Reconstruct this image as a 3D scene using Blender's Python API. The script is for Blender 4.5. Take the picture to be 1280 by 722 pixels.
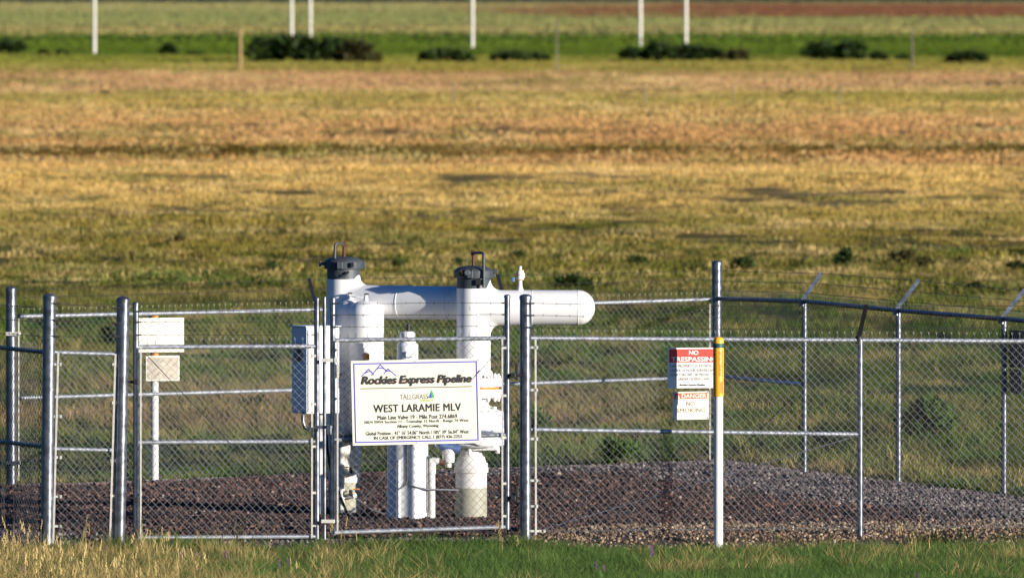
import bpy, math, random
import numpy as np
from mathutils import Vector, Matrix

R = math.radians
S = bpy.context.scene
for o in list(bpy.data.objects):
    bpy.data.objects.remove(o)
C = S.collection
rng = np.random.default_rng(7)
random.seed(7)

# ------------------------------------------------------------------ camera
H, F, YH = 5.3, 14222.0, -23.0            # eye height, focal length in px of a 1280 px frame, horizon row
PITCH = math.atan((361 - YH) / F)
cam = bpy.data.cameras.new('camera')
cam.sensor_width = 36.0
cam.lens = 36.0 * F / 1280.0
cam.clip_start, cam.clip_end = 1.0, 60000.0
cam.dof.use_dof = True
cam.dof.focus_distance = 108.5
cam.dof.aperture_fstop = 6.0
co = bpy.data.objects.new('camera', cam)
co.location = (0, 0, H)
co.rotation_euler = (math.pi / 2 - PITCH, 0, 0)
C.objects.link(co)
S.camera = co

# ------------------------------------------------------------------ light
SUN_AZ, SUN_EL = 36.0, 10.5               # degrees from +X towards the camera; height
sdir = Vector((math.cos(R(SUN_EL)) * math.cos(R(SUN_AZ)), -math.cos(R(SUN_EL)) * math.sin(R(SUN_AZ)), math.sin(R(SUN_EL))))
w = bpy.data.worlds.new('World')
S.world = w
w.use_nodes = True
nt = w.node_tree
sky = nt.nodes.new('ShaderNodeTexSky')
sky.sky_type = 'NISHITA'
sky.sun_disc = False
sky.sun_elevation = R(SUN_EL)
sky.sun_rotation = math.atan2(sdir.x, sdir.y)
sky.ozone_density = 9.0
bg = nt.nodes['Background']
nt.links.new(sky.outputs[0], bg.inputs[0])
bg.inputs[1].default_value = 0.075
sl = bpy.data.lights.new('sun', 'SUN')
sl.energy = 5.0
sl.angle = R(0.5)
sl.color = (1.0, 0.925, 0.81)
so = bpy.data.objects.new('sun', sl)
so.rotation_euler = (-sdir).to_track_quat('-Z', 'Y').to_euler()
so.location = sdir * 100
C.objects.link(so)
S.view_settings.view_transform = 'Standard'
S.view_settings.look = 'None'
S.view_settings.gamma = 1.0
S.view_settings.use_curve_mapping = False
S.view_settings.exposure = 0.66
S.cycles.use_denoising = True
S.cycles.max_bounces = 6
S.cycles.transparent_max_bounces = 8

# ------------------------------------------------------------------ helpers
ROW = H * F


def W(px, py, D):
    """world point seen at photo pixel (px, py) at ground distance D"""
    dx, dy = (px - 640) / F, (361 - py) / F
    d = Vector((dx, math.cos(PITCH) + dy * math.sin(PITCH), -math.sin(PITCH) + dy * math.cos(PITCH)))
    return Vector((0, 0, H)) + d * (D / d.y)


def G(px, py, z=0.0):
    """ground point under a photo pixel"""
    return W(px, py, (H - z) * F / (py - YH))


def link(name, data=None):
    o = bpy.data.objects.new(name, data)
    C.objects.link(o)
    return o


def tag(o, label=None, cat=None, group=None, kind=None):
    if label: o['label'] = label
    if cat: o['category'] = cat
    if group: o['group'] = group
    if kind: o['kind'] = kind
    return o


def thing(name, loc, label, cat, group=None):
    o = link(name)
    o.location = loc
    o.empty_display_size = 0.2
    return tag(o, label, cat, group)


class MB:
    def __init__(s):
        s.v, s.f, s.sm, s.mi = [], [], [], []
        s.cur = 0

    def add(s, vs, fs, smooth=False):
        b = len(s.v)
        s.v.extend([tuple(p) for p in vs])
        for f in fs:
            s.f.append(tuple(i + b for i in f))
            s.sm.append(smooth)
            s.mi.append(s.cur)

    def box(s, c, size, ax=None, bev=0.0):
        """box about centre c; ax = three axis vectors; bev chamfers every edge"""
        X, Y, Z = ax or (Vector((1, 0, 0)), Vector((0, 1, 0)), Vector((0, 0, 1)))
        hx, hy, hz = size[0] / 2, size[1] / 2, size[2] / 2
        c = Vector(c)
        if bev <= 0:
            vs = [c + X * (hx * i) + Y * (hy * j) + Z * (hz * k) for i in (-1, 1) for j in (-1, 1) for k in (-1, 1)]
            s.add(vs, [(0, 1, 3, 2), (4, 6, 7, 5), (0, 4, 5, 1), (2, 3, 7, 6), (0, 2, 6, 4), (1, 5, 7, 3)])
            return
        import bmesh
        bm = bmesh.new()
        bmesh.ops.create_cube(bm, size=1)
        for v in bm.verts:
            v.co = Vector((v.co.x * hx * 2, v.co.y * hy * 2, v.co.z * hz * 2))
        bmesh.ops.bevel(bm, geom=bm.edges[:], offset=bev, segments=2, affect='EDGES', profile=0.5)
        bm.verts.index_update()
        s.add([c + X * v.co.x + Y * v.co.y + Z * v.co.z for v in bm.verts], [tuple(v.index for v in f.verts) for f in bm.faces])
        bm.free()

    def bar(s, p, q, wd, th, side=None):
        p, q = Vector(p), Vector(q)
        d = (q - p)
        L = d.length
        d.normalize()
        a = Vector(side) if side else Vector((0, 0, 1))
        if abs(a.dot(d)) > 0.95: a = Vector((1, 0, 0))
        a = (a - d * a.dot(d)).normalized()
        b = d.cross(a)
        s.box((p + q) / 2, (L, wd, th), (d, a, b))

    def tube(s, pts, r, n=10, caps=True, smooth=True):
        pts = [Vector(p) for p in pts]
        rs = r if isinstance(r, (list, tuple)) else [r] * len(pts)
        prev = None
        rings = []
        for i, p in enumerate(pts):
            t = (pts[min(i + 1, len(pts) - 1)] - pts[max(i - 1, 0)]).normalized()
            if prev is None:
                a = Vector((0, 0, 1)) if abs(t.z) < 0.9 else Vector((1, 0, 0))
            else:
                a = prev
            a = (a - t * a.dot(t)).normalized()
            prev = a
            b = t.cross(a)
            rings.append([p + (a * math.cos(2 * math.pi * k / n) + b * math.sin(2 * math.pi * k / n)) * rs[i] for k in range(n)])
        vs = [v for ring in rings for v in ring]
        fs = [(i * n + k, i * n + (k + 1) % n, (i + 1) * n + (k + 1) % n, (i + 1) * n + k) for i in range(len(pts) - 1) for k in range(n)]
        s.add(vs, fs, smooth)
        if caps:
            s.add(rings[0], [tuple(reversed(range(n)))])
            s.add(rings[-1], [tuple(range(n))])

    def lathe(s, o, prof, n=32, axis=(0, 0, 1), sharp=30):
        """revolve (r, h) about axis through o; corners sharper than `sharp` degrees stay hard"""
        o, ax = Vector(o), Vector(axis).normalized()
        a = Vector((1, 0, 0)) if abs(ax.x) < 0.8 else Vector((0, 1, 0))
        a = (a - ax * a.dot(ax)).normalized()
        b = ax.cross(a)
        runs, cur = [], [prof[0]]
        for i in range(1, len(prof)):
            cur.append(prof[i])
            if i < len(prof) - 1:
                d1 = (prof[i][0] - prof[i - 1][0], prof[i][1] - prof[i - 1][1])
                d2 = (prof[i + 1][0] - prof[i][0], prof[i + 1][1] - prof[i][1])
                ang = abs(math.degrees(math.atan2(d1[0] * d2[1] - d1[1] * d2[0], d1[0] * d2[0] + d1[1] * d2[1])))
                if ang > sharp:
                    runs.append(cur)
                    cur = [prof[i]]
        runs.append(cur)
        for run in runs:
            vs = []
            for (r, h) in run:
                r = max(r, 1e-5)
                vs += [o + ax * h + (a * math.cos(2 * math.pi * k / n) + b * math.sin(2 * math.pi * k / n)) * r for k in range(n)]
            fs = [(i * n + k, i * n + (k + 1) % n, (i + 1) * n + (k + 1) % n, (i + 1) * n + k) for i in range(len(run) - 1) for k in range(n)]
            s.add(vs, fs, True)

    def build(s, name, mat, parent=None, label=None):
        off = Vector((0, 0, 0))
        if parent is not None:
            off = Vector(parent.location)
            pp = parent.parent
            while pp is not None:
                off = off + Vector(pp.location)
                pp = pp.parent
        me = bpy.data.meshes.new(name)
        me.from_pydata([(v[0] - off.x, v[1] - off.y, v[2] - off.z) for v in s.v], [], s.f)
        mats = mat if isinstance(mat, (list, tuple)) else [mat]
        for m in mats: me.materials.append(m)
        me.polygons.foreach_set('use_smooth', s.sm)
        me.polygons.foreach_set('material_index', s.mi)
        me.update()
        o = link(name, me)
        if parent is not None: o.parent = parent
        if label: o['label'] = label
        return o


# ------------------------------------------------------------------ materials
M = {}


def node_mat(name):
    m = bpy.data.materials.new(name)
    m.use_nodes = True
    M[name] = m
    return m, m.node_tree.nodes, m.node_tree.links, m.node_tree.nodes['Principled BSDF']


def simple(name, col, rough=0.5, metal=0.0, var=0.15, scale=6.0, bump=0.0, dirt=None, spec=0.5):
    m, N, L, p = node_mat(name)
    tc = N.new('ShaderNodeNewGeometry')
    nz = N.new('ShaderNodeTexNoise')
    nz.inputs['Scale'].default_value = scale
    nz.inputs['Detail'].default_value = 6
    L.new(tc.outputs['Position'], nz.inputs['Vector'])
    rp = N.new('ShaderNodeValToRGB')
    e = rp.color_ramp.elements
    e[0].position, e[1].position = 0.3, 0.7
    e[0].color = (*[c * (1 - var) for c in col], 1)
    e[1].color = (*[min(1, c * (1 + var)) for c in col], 1)
    L.new(nz.outputs['Fac'], rp.inputs['Fac'])
    out = rp.outputs['Color']
    if dirt:
        n2 = N.new('ShaderNodeTexNoise')
        n2.inputs['Scale'].default_value = scale * 2.2
        n2.inputs['Detail'].default_value = 10
        n2.inputs['Roughness'].default_value = 0.7
        L.new(tc.outputs['Position'], n2.inputs['Vector'])
        r2 = N.new('ShaderNodeValToRGB')
        r2.color_ramp.elements[0].position, r2.color_ramp.elements[1].position = dirt[1], dirt[1] + 0.08
        L.new(n2.outputs['Fac'], r2.inputs['Fac'])
        mx = N.new('ShaderNodeMixRGB')
        mx.inputs[2].default_value = (*dirt[0], 1)
        L.new(r2.outputs['Color'], mx.inputs[0])
        L.new(out, mx.inputs[1])
        out = mx.outputs[0]
    L.new(out, p.inputs['Base Color'])
    mr = N.new('ShaderNodeMapRange')
    mr.inputs['To Min'].default_value = max(0.03, rough - 0.08)
    mr.inputs['To Max'].default_value = min(1, rough + 0.1)
    L.new(nz.outputs['Fac'], mr.inputs['Value'])
    L.new(mr.outputs[0], p.inputs['Roughness'])
    p.inputs['Metallic'].default_value = metal
    p.inputs['Specular IOR Level'].default_value = spec
    if bump:
        b = N.new('ShaderNodeBump')
        b.inputs['Strength'].default_value = bump
        b.inputs['Distance'].default_value = 0.01
        L.new(nz.outputs['Fac'], b.inputs['Height'])
        L.new(b.outputs[0], p.inputs['Normal'])
    return m


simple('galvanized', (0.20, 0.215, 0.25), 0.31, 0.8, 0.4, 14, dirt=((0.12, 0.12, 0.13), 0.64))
simple('lit_rail_steel', (0.40, 0.42, 0.46), 0.40, 0.55, 0.3, 14, dirt=((0.2, 0.2, 0.2), 0.64))  # rail steel brightened for the sunlit runs; shaded runs use the darker galvanized
simple('wire', (0.105, 0.107, 0.112), 0.5, 0.5, 0.3, 5)
simple('barb_wire', (0.07, 0.065, 0.06), 0.6, 0.6, 0.3, 9)
simple('sunlit_strap', (0.62, 0.60, 0.54), 0.5, 0.3, 0.15, 20)  # pale beige carries the sunlight on the flat bars
simple('white_paint', (0.80, 0.795, 0.79), 0.34, 0, 0.05, 3, dirt=((0.62, 0.57, 0.5), 0.64))
simple('old_white', (0.74, 0.72, 0.68), 0.5, 0, 0.08, 6, dirt=((0.45, 0.38, 0.28), 0.68))
simple('tan_paint', (0.38, 0.37, 0.29), 0.6, 0, 0.12, 14, dirt=((0.3, 0.26, 0.18), 0.66))
simple('grey_iron', (0.055, 0.066, 0.076), 0.5, 0.1, 0.2, 12, dirt=((0.16, 0.07, 0.04), 0.7))
simple('dark_iron_and_shade', (0.02, 0.02, 0.024), 0.5, 0.2, 0.2, 10)
simple('rust', (0.10, 0.045, 0.025), 0.8, 0.1, 0.4, 30)
simple('orange', (0.62, 0.22, 0.015), 0.5, 0, 0.1, 20)
simple('yellow', (0.85, 0.40, 0.01), 0.4, 0, 0.06, 8)
simple('green_band', (0.015, 0.075, 0.06), 0.5, 0, 0.1, 8)
simple('sign_white', (0.66, 0.65, 0.54), 0.45, 0, 0.03, 4)
simple('sign_white_cool', (0.78, 0.77, 0.75), 0.45, 0, 0.03, 4)
simple('sign_tan', (0.44, 0.39, 0.31), 0.6, 0, 0.2, 30, dirt=((0.3, 0.24, 0.16), 0.6))
simple('sign_cream', (0.80, 0.74, 0.62), 0.5, 0, 0.05, 8)
simple('sign_back_shade', (0.02, 0.018, 0.02), 0.6, 0.2, 0.2, 8)  # near-black holds the shade on the plates' unlit backs
simple('ink', (0.012, 0.012, 0.014), 0.6, 0, 0.1, 8)
simple('ink_grey', (0.10, 0.085, 0.08), 0.6, 0, 0.1, 8)
simple('ink_brown', (0.16, 0.12, 0.07), 0.6, 0, 0.1, 8)
simple('sign_blue', (0.05, 0.04, 0.42), 0.5, 0, 0.1, 8)
simple('sign_red', (0.72, 0.035, 0.02), 0.5, 0, 0.08, 8)
simple('sign_orange_red', (0.78, 0.10, 0.04), 0.5, 0, 0.08, 8)
simple('sign_pale_red', (0.78, 0.34, 0.26), 0.5, 0, 0.08, 8)
simple('sign_green', (0.05, 0.38, 0.08), 0.5, 0, 0.1, 8)
simple('sign_lime', (0.50, 0.60, 0.08), 0.5, 0, 0.1, 8)
simple('cable', (0.15, 0.15, 0.17), 0.5, 0.2, 0.1, 8)
simple('black_hose', (0.012, 0.012, 0.013), 0.5, 0, 0.1, 8)
simple('brass', (0.35, 0.22, 0.08), 0.4, 0.7, 0.2, 20)
simple('padlock_and_shadow_blue', (0.12, 0.2, 0.42), 0.4, 0.5, 0.1, 20)
simple('pole_white', (0.70, 0.66, 0.58), 0.7, 0, 0.1, 0.5)
simple('pole_wood', (0.40, 0.26, 0.12), 0.8, 0, 0.2, 1)
simple('pole_grey', (0.20, 0.17, 0.12), 0.8, 0, 0.2, 1)
simple('petal', (0.22, 0.03, 0.26), 0.6, 0, 0.2, 30)
simple('wood_stem', (0.09, 0.06, 0.035), 0.8, 0, 0.2, 20)


def srgb(r, g, b):
    f = lambda c: ((c / 255 + 0.055) / 1.055) ** 2.4 if c > 10 else c / 255 / 12.92
    return (f(r), f(g), f(b))


# colour of the vegetation by distance band (photo row -> albedo)
BANDS = [
    (-10, (0.13, 0.14, 0.07)), (3, (0.15, 0.165, 0.075)), (8, (0.34, 0.30, 0.13)), (15, (0.30, 0.28, 0.12)), (22, (0.22, 0.24, 0.09)), (34, (0.27, 0.27, 0.105)),
    (38, (0.20, 0.17, 0.07)), (43, (0.40, 0.34, 0.14)), (47, (0.17, 0.19, 0.05)), (50, (0.045, 0.085, 0.010)), (58, (0.125, 0.17, 0.024)), (71, (0.065, 0.095, 0.014)),
    (79, (0.22, 0.22, 0.045)), (88, (0.30, 0.24, 0.065)), (96, (0.42, 0.25, 0.13)), (112, (0.50, 0.33, 0.16)), (122, (0.33, 0.27, 0.075)),
    (135, (0.43, 0.31, 0.105)), (150, (0.50, 0.33, 0.135)), (165, (0.50, 0.30, 0.13)), (180, (0.44, 0.26, 0.10)), (183, (0.085, 0.06, 0.012)),
    (190, (0.09, 0.062, 0.012)), (194, (0.43, 0.25, 0.10)), (212, (0.47, 0.29, 0.125)), (226, (0.64, 0.44, 0.16)), (255, (0.56, 0.40, 0.14)),
    (278, (0.28, 0.215, 0.052)), (305, (0.165, 0.14, 0.029)), (345, (0.105, 0.112, 0.022)), (372, (0.048, 0.054, 0.011)), (405, (0.056, 0.112, 0.019)),
]
fg = bpy.data.node_groups.new('field_colour', 'ShaderNodeTree')
fg.interface.new_socket('Color', in_out='OUTPUT', socket_type='NodeSocketColor')
FN, FL = fg.nodes, fg.links


def math_node(N, L, op, a, b=None, c=None):
    n = N.new('ShaderNodeMath')
    n.operation = op
    for i, x in enumerate((a, b, c)):
        if x is None: continue
        if isinstance(x, (int, float)): n.inputs[i].default_value = x
        else: L.new(x, n.inputs[i])
    return n.outputs[0]


def noise_node(N, L, vec, scale, detail=4, rough=0.5, stretch=(1, 1, 1), loc=(0, 0, 0)):
    mp = N.new('ShaderNodeMapping')
    mp.inputs['Scale'].default_value = stretch
    mp.inputs['Location'].default_value = loc
    L.new(vec, mp.inputs['Vector'])
    n = N.new('ShaderNodeTexNoise')
    n.inputs['Scale'].default_value = scale
    n.inputs['Detail'].default_value = detail
    n.inputs['Roughness'].default_value = rough
    L.new(mp.outputs[0], n.inputs['Vector'])
    return n.outputs['Fac']


def mix_node(N, L, fac, a, b, mode='MIX'):
    n = N.new('ShaderNodeMixRGB')
    n.blend_type = mode
    for i, x in enumerate((fac, a, b)):
        if isinstance(x, (int, float)): n.inputs[i].default_value = x
        elif isinstance(x, tuple): n.inputs[i].default_value = (*x, 1)
        else: L.new(x, n.inputs[i])
    return n.outputs[0]


def step_node(N, L, val, lo, hi):
    n = N.new('ShaderNodeMapRange')
    n.interpolation_type = 'SMOOTHSTEP'
    n.inputs['From Min'].default_value = lo
    n.inputs['From Max'].default_value = hi
    L.new(val, n.inputs['Value'])
    return n.outputs[0]


geo = FN.new('ShaderNodeNewGeometry')
flat = FN.new('ShaderNodeVectorMath')
flat.operation = 'MULTIPLY'
flat.inputs[1].default_value = (1, 1, 0)
FL.new(geo.outputs['Position'], flat.inputs[0])
pos = flat.outputs[0]
sx = FN.new('ShaderNodeSeparateXYZ')
FL.new(pos, sx.inputs[0])
yy = math_node(FN, FL, 'MAXIMUM', sx.outputs[1], 60.0)
row = math_node(FN, FL, 'SUBTRACT', math_node(FN, FL, 'DIVIDE', ROW, yy), -YH)
row = math_node(FN, FL, 'MINIMUM', row, 700)
n1 = noise_node(FN, FL, pos, 0.035, 4, 0.6, (0.6, 0.7, 1))
n1b = noise_node(FN, FL, pos, 0.22, 3, 0.6, (1, 1, 1), (31, 7, 0))
amp = math_node(FN, FL, 'MULTIPLY_ADD', row, 0.055, 2.0)
wv = math_node(FN, FL, 'SUBTRACT', math_node(FN, FL, 'ADD', n1, math_node(FN, FL, 'MULTIPLY', n1b, 0.45)), 0.725)
row2 = math_node(FN, FL, 'ADD', row, math_node(FN, FL, 'MULTIPLY', wv, math_node(FN, FL, 'MULTIPLY', amp, 2.0)))
tt = math_node(FN, FL, 'DIVIDE', math_node(FN, FL, 'ADD', row2, 10.0), 610.0)
ramp = FN.new('ShaderNodeValToRGB')
cr = ramp.color_ramp
while len(cr.elements) < len(BANDS): cr.elements.new(0.5)
for e, (y, c) in zip(cr.elements, sorted(BANDS)):
    e.position = min(1.0, (y + 10) / 610.0)
for e, (y, c) in zip(cr.elements, sorted(BANDS)):
    mx_ = max(c)
    e.color = (*[mx_ * (q_ / mx_) ** 1.13 for q_ in c], 1)   # drier, purer pigment
FL.new(tt, ramp.inputs[0])
col = ramp.outputs[0]
# greener and drier patches of the nearer field
near = step_node(FN, FL, row, 230, 330)
g1 = noise_node(FN, FL, pos, 0.16, 5, 0.65, (1, 0.6, 1), (3, 11, 0))
gm = math_node(FN, FL, 'MULTIPLY', step_node(FN, FL, g1, 0.50, 0.66), near)
col = mix_node(FN, FL, math_node(FN, FL, 'MULTIPLY', gm, 0.9), col, (0.055, 0.125, 0.022))
g2 = noise_node(FN, FL, pos, 0.28, 5, 0.65, (1, 0.5, 1), (17, 5, 0))
sm_ = math_node(FN, FL, 'MULTIPLY', step_node(FN, FL, g2, 0.55, 0.64), near)
col = mix_node(FN, FL, math_node(FN, FL, 'MULTIPLY', sm_, 0.75), col, (0.40, 0.29, 0.11))
# thin irregular streaks that stretch with distance
cs = FN.new('ShaderNodeCombineXYZ')
FL.new(math_node(FN, FL, 'DIVIDE', math_node(FN, FL, 'MULTIPLY', sx.outputs[0], 42.0), yy), cs.inputs[0])
FL.new(math_node(FN, FL, 'MULTIPLY', row, 0.16), cs.inputs[1])
s1 = noise_node(FN, FL, cs.outputs[0], 1.0, 7, 0.68)
midz = math_node(FN, FL, 'MULTIPLY', step_node(FN, FL, row, 74, 100), math_node(FN, FL, 'SUBTRACT', 1.0, math_node(FN, FL, 'MULTIPLY', step_node(FN, FL, row, 300, 420), 0.6)))
col = mix_node(FN, FL, math_node(FN, FL, 'MULTIPLY', math_node(FN, FL, 'MULTIPLY', step_node(FN, FL, s1, 0.50, 0.58), midz), 0.7), col, (0.20, 0.19, 0.045))
s2 = noise_node(FN, FL, cs.outputs[0], 1.3, 7, 0.68, (1, 1, 1), (13, 4, 0))
col = mix_node(FN, FL, math_node(FN, FL, 'MULTIPLY', math_node(FN, FL, 'MULTIPLY', step_node(FN, FL, s2, 0.51, 0.61), midz), 0.6), col, (0.66, 0.48, 0.21))
s3 = noise_node(FN, FL, cs.outputs[0], 2.4, 6, 0.7, (1, 1, 1), (3, 44, 0))
col = mix_node(FN, FL, math_node(FN, FL, 'MULTIPLY', math_node(FN, FL, 'MULTIPLY', step_node(FN, FL, s3, 0.545, 0.62), midz), 0.72), col, (0.14, 0.09, 0.03))
# dark weedy streaks of the middle field
g3 = noise_node(FN, FL, pos, 0.075, 6, 0.7, (0.5, 1.0, 1), (9, 51, 0))
midm = math_node(FN, FL, 'MULTIPLY', step_node(FN, FL, g3, 0.56, 0.68), step_node(FN, FL, row, 85, 120))
col = mix_node(FN, FL, math_node(FN, FL, 'MULTIPLY', midm, 0.35), col, (0.16, 0.13, 0.035))
# bare reddish earth just behind the compound and in the far bluff
bare = math_node(FN, FL, 'MULTIPLY', step_node(FN, FL, yy, 131.0, 136.0), math_node(FN, FL, 'SUBTRACT', 1.0, step_node(FN, FL, yy, 146.0, 151.0)))
bx = math_node(FN, FL, 'MULTIPLY', bare, math_node(FN, FL, 'SUBTRACT', 1.0, step_node(FN, FL, sx.outputs[0], 0.5, 3.0)))
bx = math_node(FN, FL, 'MULTIPLY', bx, step_node(FN, FL, n1b, 0.36, 0.56))
col = mix_node(FN, FL, math_node(FN, FL, 'MULTIPLY', bx, 0.85), col, (0.27, 0.165, 0.095))
bl = math_node(FN, FL, 'MULTIPLY', step_node(FN, FL, yy, 1500.0, 1650.0), math_node(FN, FL, 'SUBTRACT', 1.0, step_node(FN, FL, yy, 2300.0, 2600.0)))
n4 = noise_node(FN, FL, pos, 0.02, 5, 0.7, (1, 0.25, 1))
bl = math_node(FN, FL, 'MULTIPLY', bl, step_node(FN, FL, math_node(FN, FL, 'MULTIPLY_ADD', sx.outputs[0], 0.0035, n4), 0.42, 0.62))
col = mix_node(FN, FL, math_node(FN, FL, 'MULTIPLY', bl, 0.9), col, (0.20, 0.07, 0.04))
# single dark weeds and pale bunches, about a metre across
g5 = noise_node(FN, FL, pos, 0.55, 4, 0.6, (1, 0.45, 1), (77, 21, 0))
wm = math_node(FN, FL, 'MULTIPLY', step_node(FN, FL, g5, 0.52, 0.62), step_node(FN, FL, row, 190, 300))
col = mix_node(FN, FL, math_node(FN, FL, 'MULTIPLY', wm, 0.88), col, (0.04, 0.055, 0.011))
g6 = noise_node(FN, FL, pos, 0.7, 4, 0.6, (1, 0.45, 1), (5, 91, 0))
wm = math_node(FN, FL, 'MULTIPLY', step_node(FN, FL, g6, 0.53, 0.64), step_node(FN, FL, row, 190, 300))
col = mix_node(FN, FL, math_node(FN, FL, 'MULTIPLY', wm, 0.5), col, (0.46, 0.33, 0.12))
hf = noise_node(FN, FL, pos, 1.6, 6, 0.75)
hfk = math_node(FN, FL, 'MULTIPLY_ADD', step_node(FN, FL, row, 200, 380), 1.5, 0.3)
hfv = math_node(FN, FL, 'MULTIPLY_ADD', math_node(FN, FL, 'SUBTRACT', hf, 0.5), hfk, 1.0)
cb = FN.new('ShaderNodeCombineXYZ')
for i in range(3): FL.new(hfv, cb.inputs[i])
col = mix_node(FN, FL, 1.0, col, cb.outputs[0], 'MULTIPLY')
go = FN.new('NodeGroupOutput')
FL.new(col, go.inputs[0])


def field_mat(name, gain, translucent, vary, straw=0.0, tint=None, spread=0.8):
    """vegetation that takes the colour of the field where it stands"""
    m, N, L, p = node_mat(name)
    g = N.new('ShaderNodeGroup')
    g.node_tree = fg
    oi = N.new('ShaderNodeObjectInfo')
    at = N.new('ShaderNodeAttribute')
    at.attribute_name = 'tint'
    v = math_node(N, L, 'MULTIPLY_ADD', oi.outputs['Random'], vary, gain * (1 - vary / 2))
    v = math_node(N, L, 'MULTIPLY', v, math_node(N, L, 'MULTIPLY_ADD', at.outputs['Fac'], spread, 1 - spread / 2))
    cbn = N.new('ShaderNodeCombineXYZ')
    for i in range(3): L.new(v, cbn.inputs[i])
    c = mix_node(N, L, 1.0, g.outputs[0], cbn.outputs[0], 'MULTIPLY')
    if straw:
        c = mix_node(N, L, math_node(N, L, 'MULTIPLY', at.outputs['Fac'], straw), c, (0.42, 0.31, 0.13))
    if tint: c = mix_node(N, L, tint[0], c, tint[1])
    L.new(c, p.inputs['Base Color'])
    p.inputs['Roughness'].default_value = 0.9
    p.inputs['Specular IOR Level'].default_value = 0.1
    if translucent:
        tr = N.new('ShaderNodeBsdfTranslucent')
        L.new(c, tr.inputs[0])
        ms = N.new('ShaderNodeMixShader')
        ms.inputs[0].default_value = translucent
        L.new(p.outputs[0], ms.inputs[1])
        L.new(tr.outputs[0], ms.inputs[2])
        L.new(ms.outputs[0], N['Material Output'].inputs['Surface'])
    else:
        b = N.new('ShaderNodeBump')
        b.inputs['Strength'].default_value = 0.6
        b.inputs['Distance'].default_value = 0.15
        ge = N.new('ShaderNodeNewGeometry')
        L.new(noise_node(N, L, ge.outputs['Position'], 2.5, 6, 0.7), b.inputs['Height'])
        L.new(b.outputs[0], p.inputs['Normal'])
    return m


def blade_mat(name, c0, c1, translucent=0.3, vary=0.6):
    m, N, L, p = node_mat(name)
    oi = N.new('ShaderNodeObjectInfo')
    at = N.new('ShaderNodeAttribute')
    at.attribute_name = 'tint'
    ge = N.new('ShaderNodeNewGeometry')
    n = noise_node(N, L, ge.outputs['Position'], 0.9, 4)
    f = math_node(N, L, 'ADD', math_node(N, L, 'MULTIPLY', at.outputs['Fac'], 0.5), math_node(N, L, 'MULTIPLY_ADD', n, 1.2, -0.35))
    cl = N.new('ShaderNodeClamp')
    L.new(f, cl.inputs[0])
    c = mix_node(N, L, cl.outputs[0], c0, c1)
    v = math_node(N, L, 'MULTIPLY_ADD', oi.outputs['Random'], vary, 1 - vary / 2)
    cbn = N.new('ShaderNodeCombineXYZ')
    for i in range(3): L.new(v, cbn.inputs[i])
    c = mix_node(N, L, 1.0, c, cbn.outputs[0], 'MULTIPLY')
    L.new(c, p.inputs['Base Color'])
    p.inputs['Roughness'].default_value = 0.7
    p.inputs['Specular IOR Level'].default_value = 0.2
    tr = N.new('ShaderNodeBsdfTranslucent')
    L.new(c, tr.inputs[0])
    ms = N.new('ShaderNodeMixShader')
    ms.inputs[0].default_value = translucent
    L.new(p.outputs[0], ms.inputs[1])
    L.new(tr.outputs[0], ms.inputs[2])
    L.new(ms.outputs[0], N['Material Output'].inputs['Surface'])
    return m


def stone_mat(name, stops, rough=0.85):
    m, N, L, p = node_mat(name)
    oi = N.new('ShaderNodeObjectInfo')
    rp = N.new('ShaderNodeValToRGB')
    e = rp.color_ramp
    while len(e.elements) < len(stops): e.elements.new(0.5)
    for k, (t, c) in enumerate(stops): e.elements[k].position = t
    for k, (t, c) in enumerate(stops): e.elements[k].color = (*c, 1)
    L.new(oi.outputs['Random'], rp.inputs[0])
    ge = N.new('ShaderNodeNewGeometry')
    n = noise_node(N, L, ge.outputs['Position'], 40, 4, 0.6)
    c = mix_node(N, L, 0.6, rp.outputs[0], mix_node(N, L, n, (0.3, 0.3, 0.3), (0.9, 0.9, 0.9)), 'OVERLAY')
    L.new(c, p.inputs['Base Color'])
    p.inputs['Roughness'].default_value = rough
    p.inputs['Specular IOR Level'].default_value = 0.25
    return m


field_mat('ground_field', 1.0, 0, 0.0)
field_mat('field_blade', 1.35, 0.3, 0.5)
field_mat('field_straw', 1.3, 0.3, 0.5, straw=0.5)
field_mat('far_blade', 1.35, 0.3, 0.12, spread=0.25)
field_mat('far_straw', 1.35, 0.3, 0.2, straw=0.3, spread=0.35)
blade_mat('green_blade', (0.050, 0.122, 0.024), (0.165, 0.23, 0.055))
blade_mat('straw_blade', (0.34, 0.25, 0.09), (0.60, 0.45, 0.19))
blade_mat('leaf_dark', (0.014, 0.034, 0.007), (0.045, 0.075, 0.015), 0.2)
blade_mat('leaf_green', (0.045, 0.12, 0.016), (0.11, 0.19, 0.035), 0.25)
blade_mat('leaf_brown', (0.045, 0.045, 0.014), (0.09, 0.078, 0.024), 0.2)
blade_mat('leaf_olive', (0.03, 0.055, 0.012), (0.075, 0.105, 0.024), 0.2)
stone_mat('red_rock', [(0.0, (0.026, 0.019, 0.020)), (0.55, (0.058, 0.036, 0.034)), (0.85, (0.10, 0.056, 0.046)), (0.97, (0.19, 0.095, 0.06)), (1.0, (0.33, 0.27, 0.23))])
stone_mat('grey_rock', [(0.0, (0.052, 0.042, 0.046)), (0.5, (0.105, 0.086, 0.088)), (0.85, (0.175, 0.148, 0.14)), (1.0, (0.32, 0.28, 0.25))])
stone_mat('tan_rock', [(0.0, (0.10, 0.064, 0.042)), (0.5, (0.19, 0.125, 0.08)), (0.85, (0.29, 0.205, 0.135)), (1.0, (0.45, 0.38, 0.28))])
simple('pad_earth', (0.06, 0.042, 0.034), 0.95, 0, 0.4, 8, bump=0.5)

# ------------------------------------------------------------------ layout of the compound (plan)
def Df(px):  # distance of the front fence line
    return 107.0 + (px - 58) * (1.8 / 1017)


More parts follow.
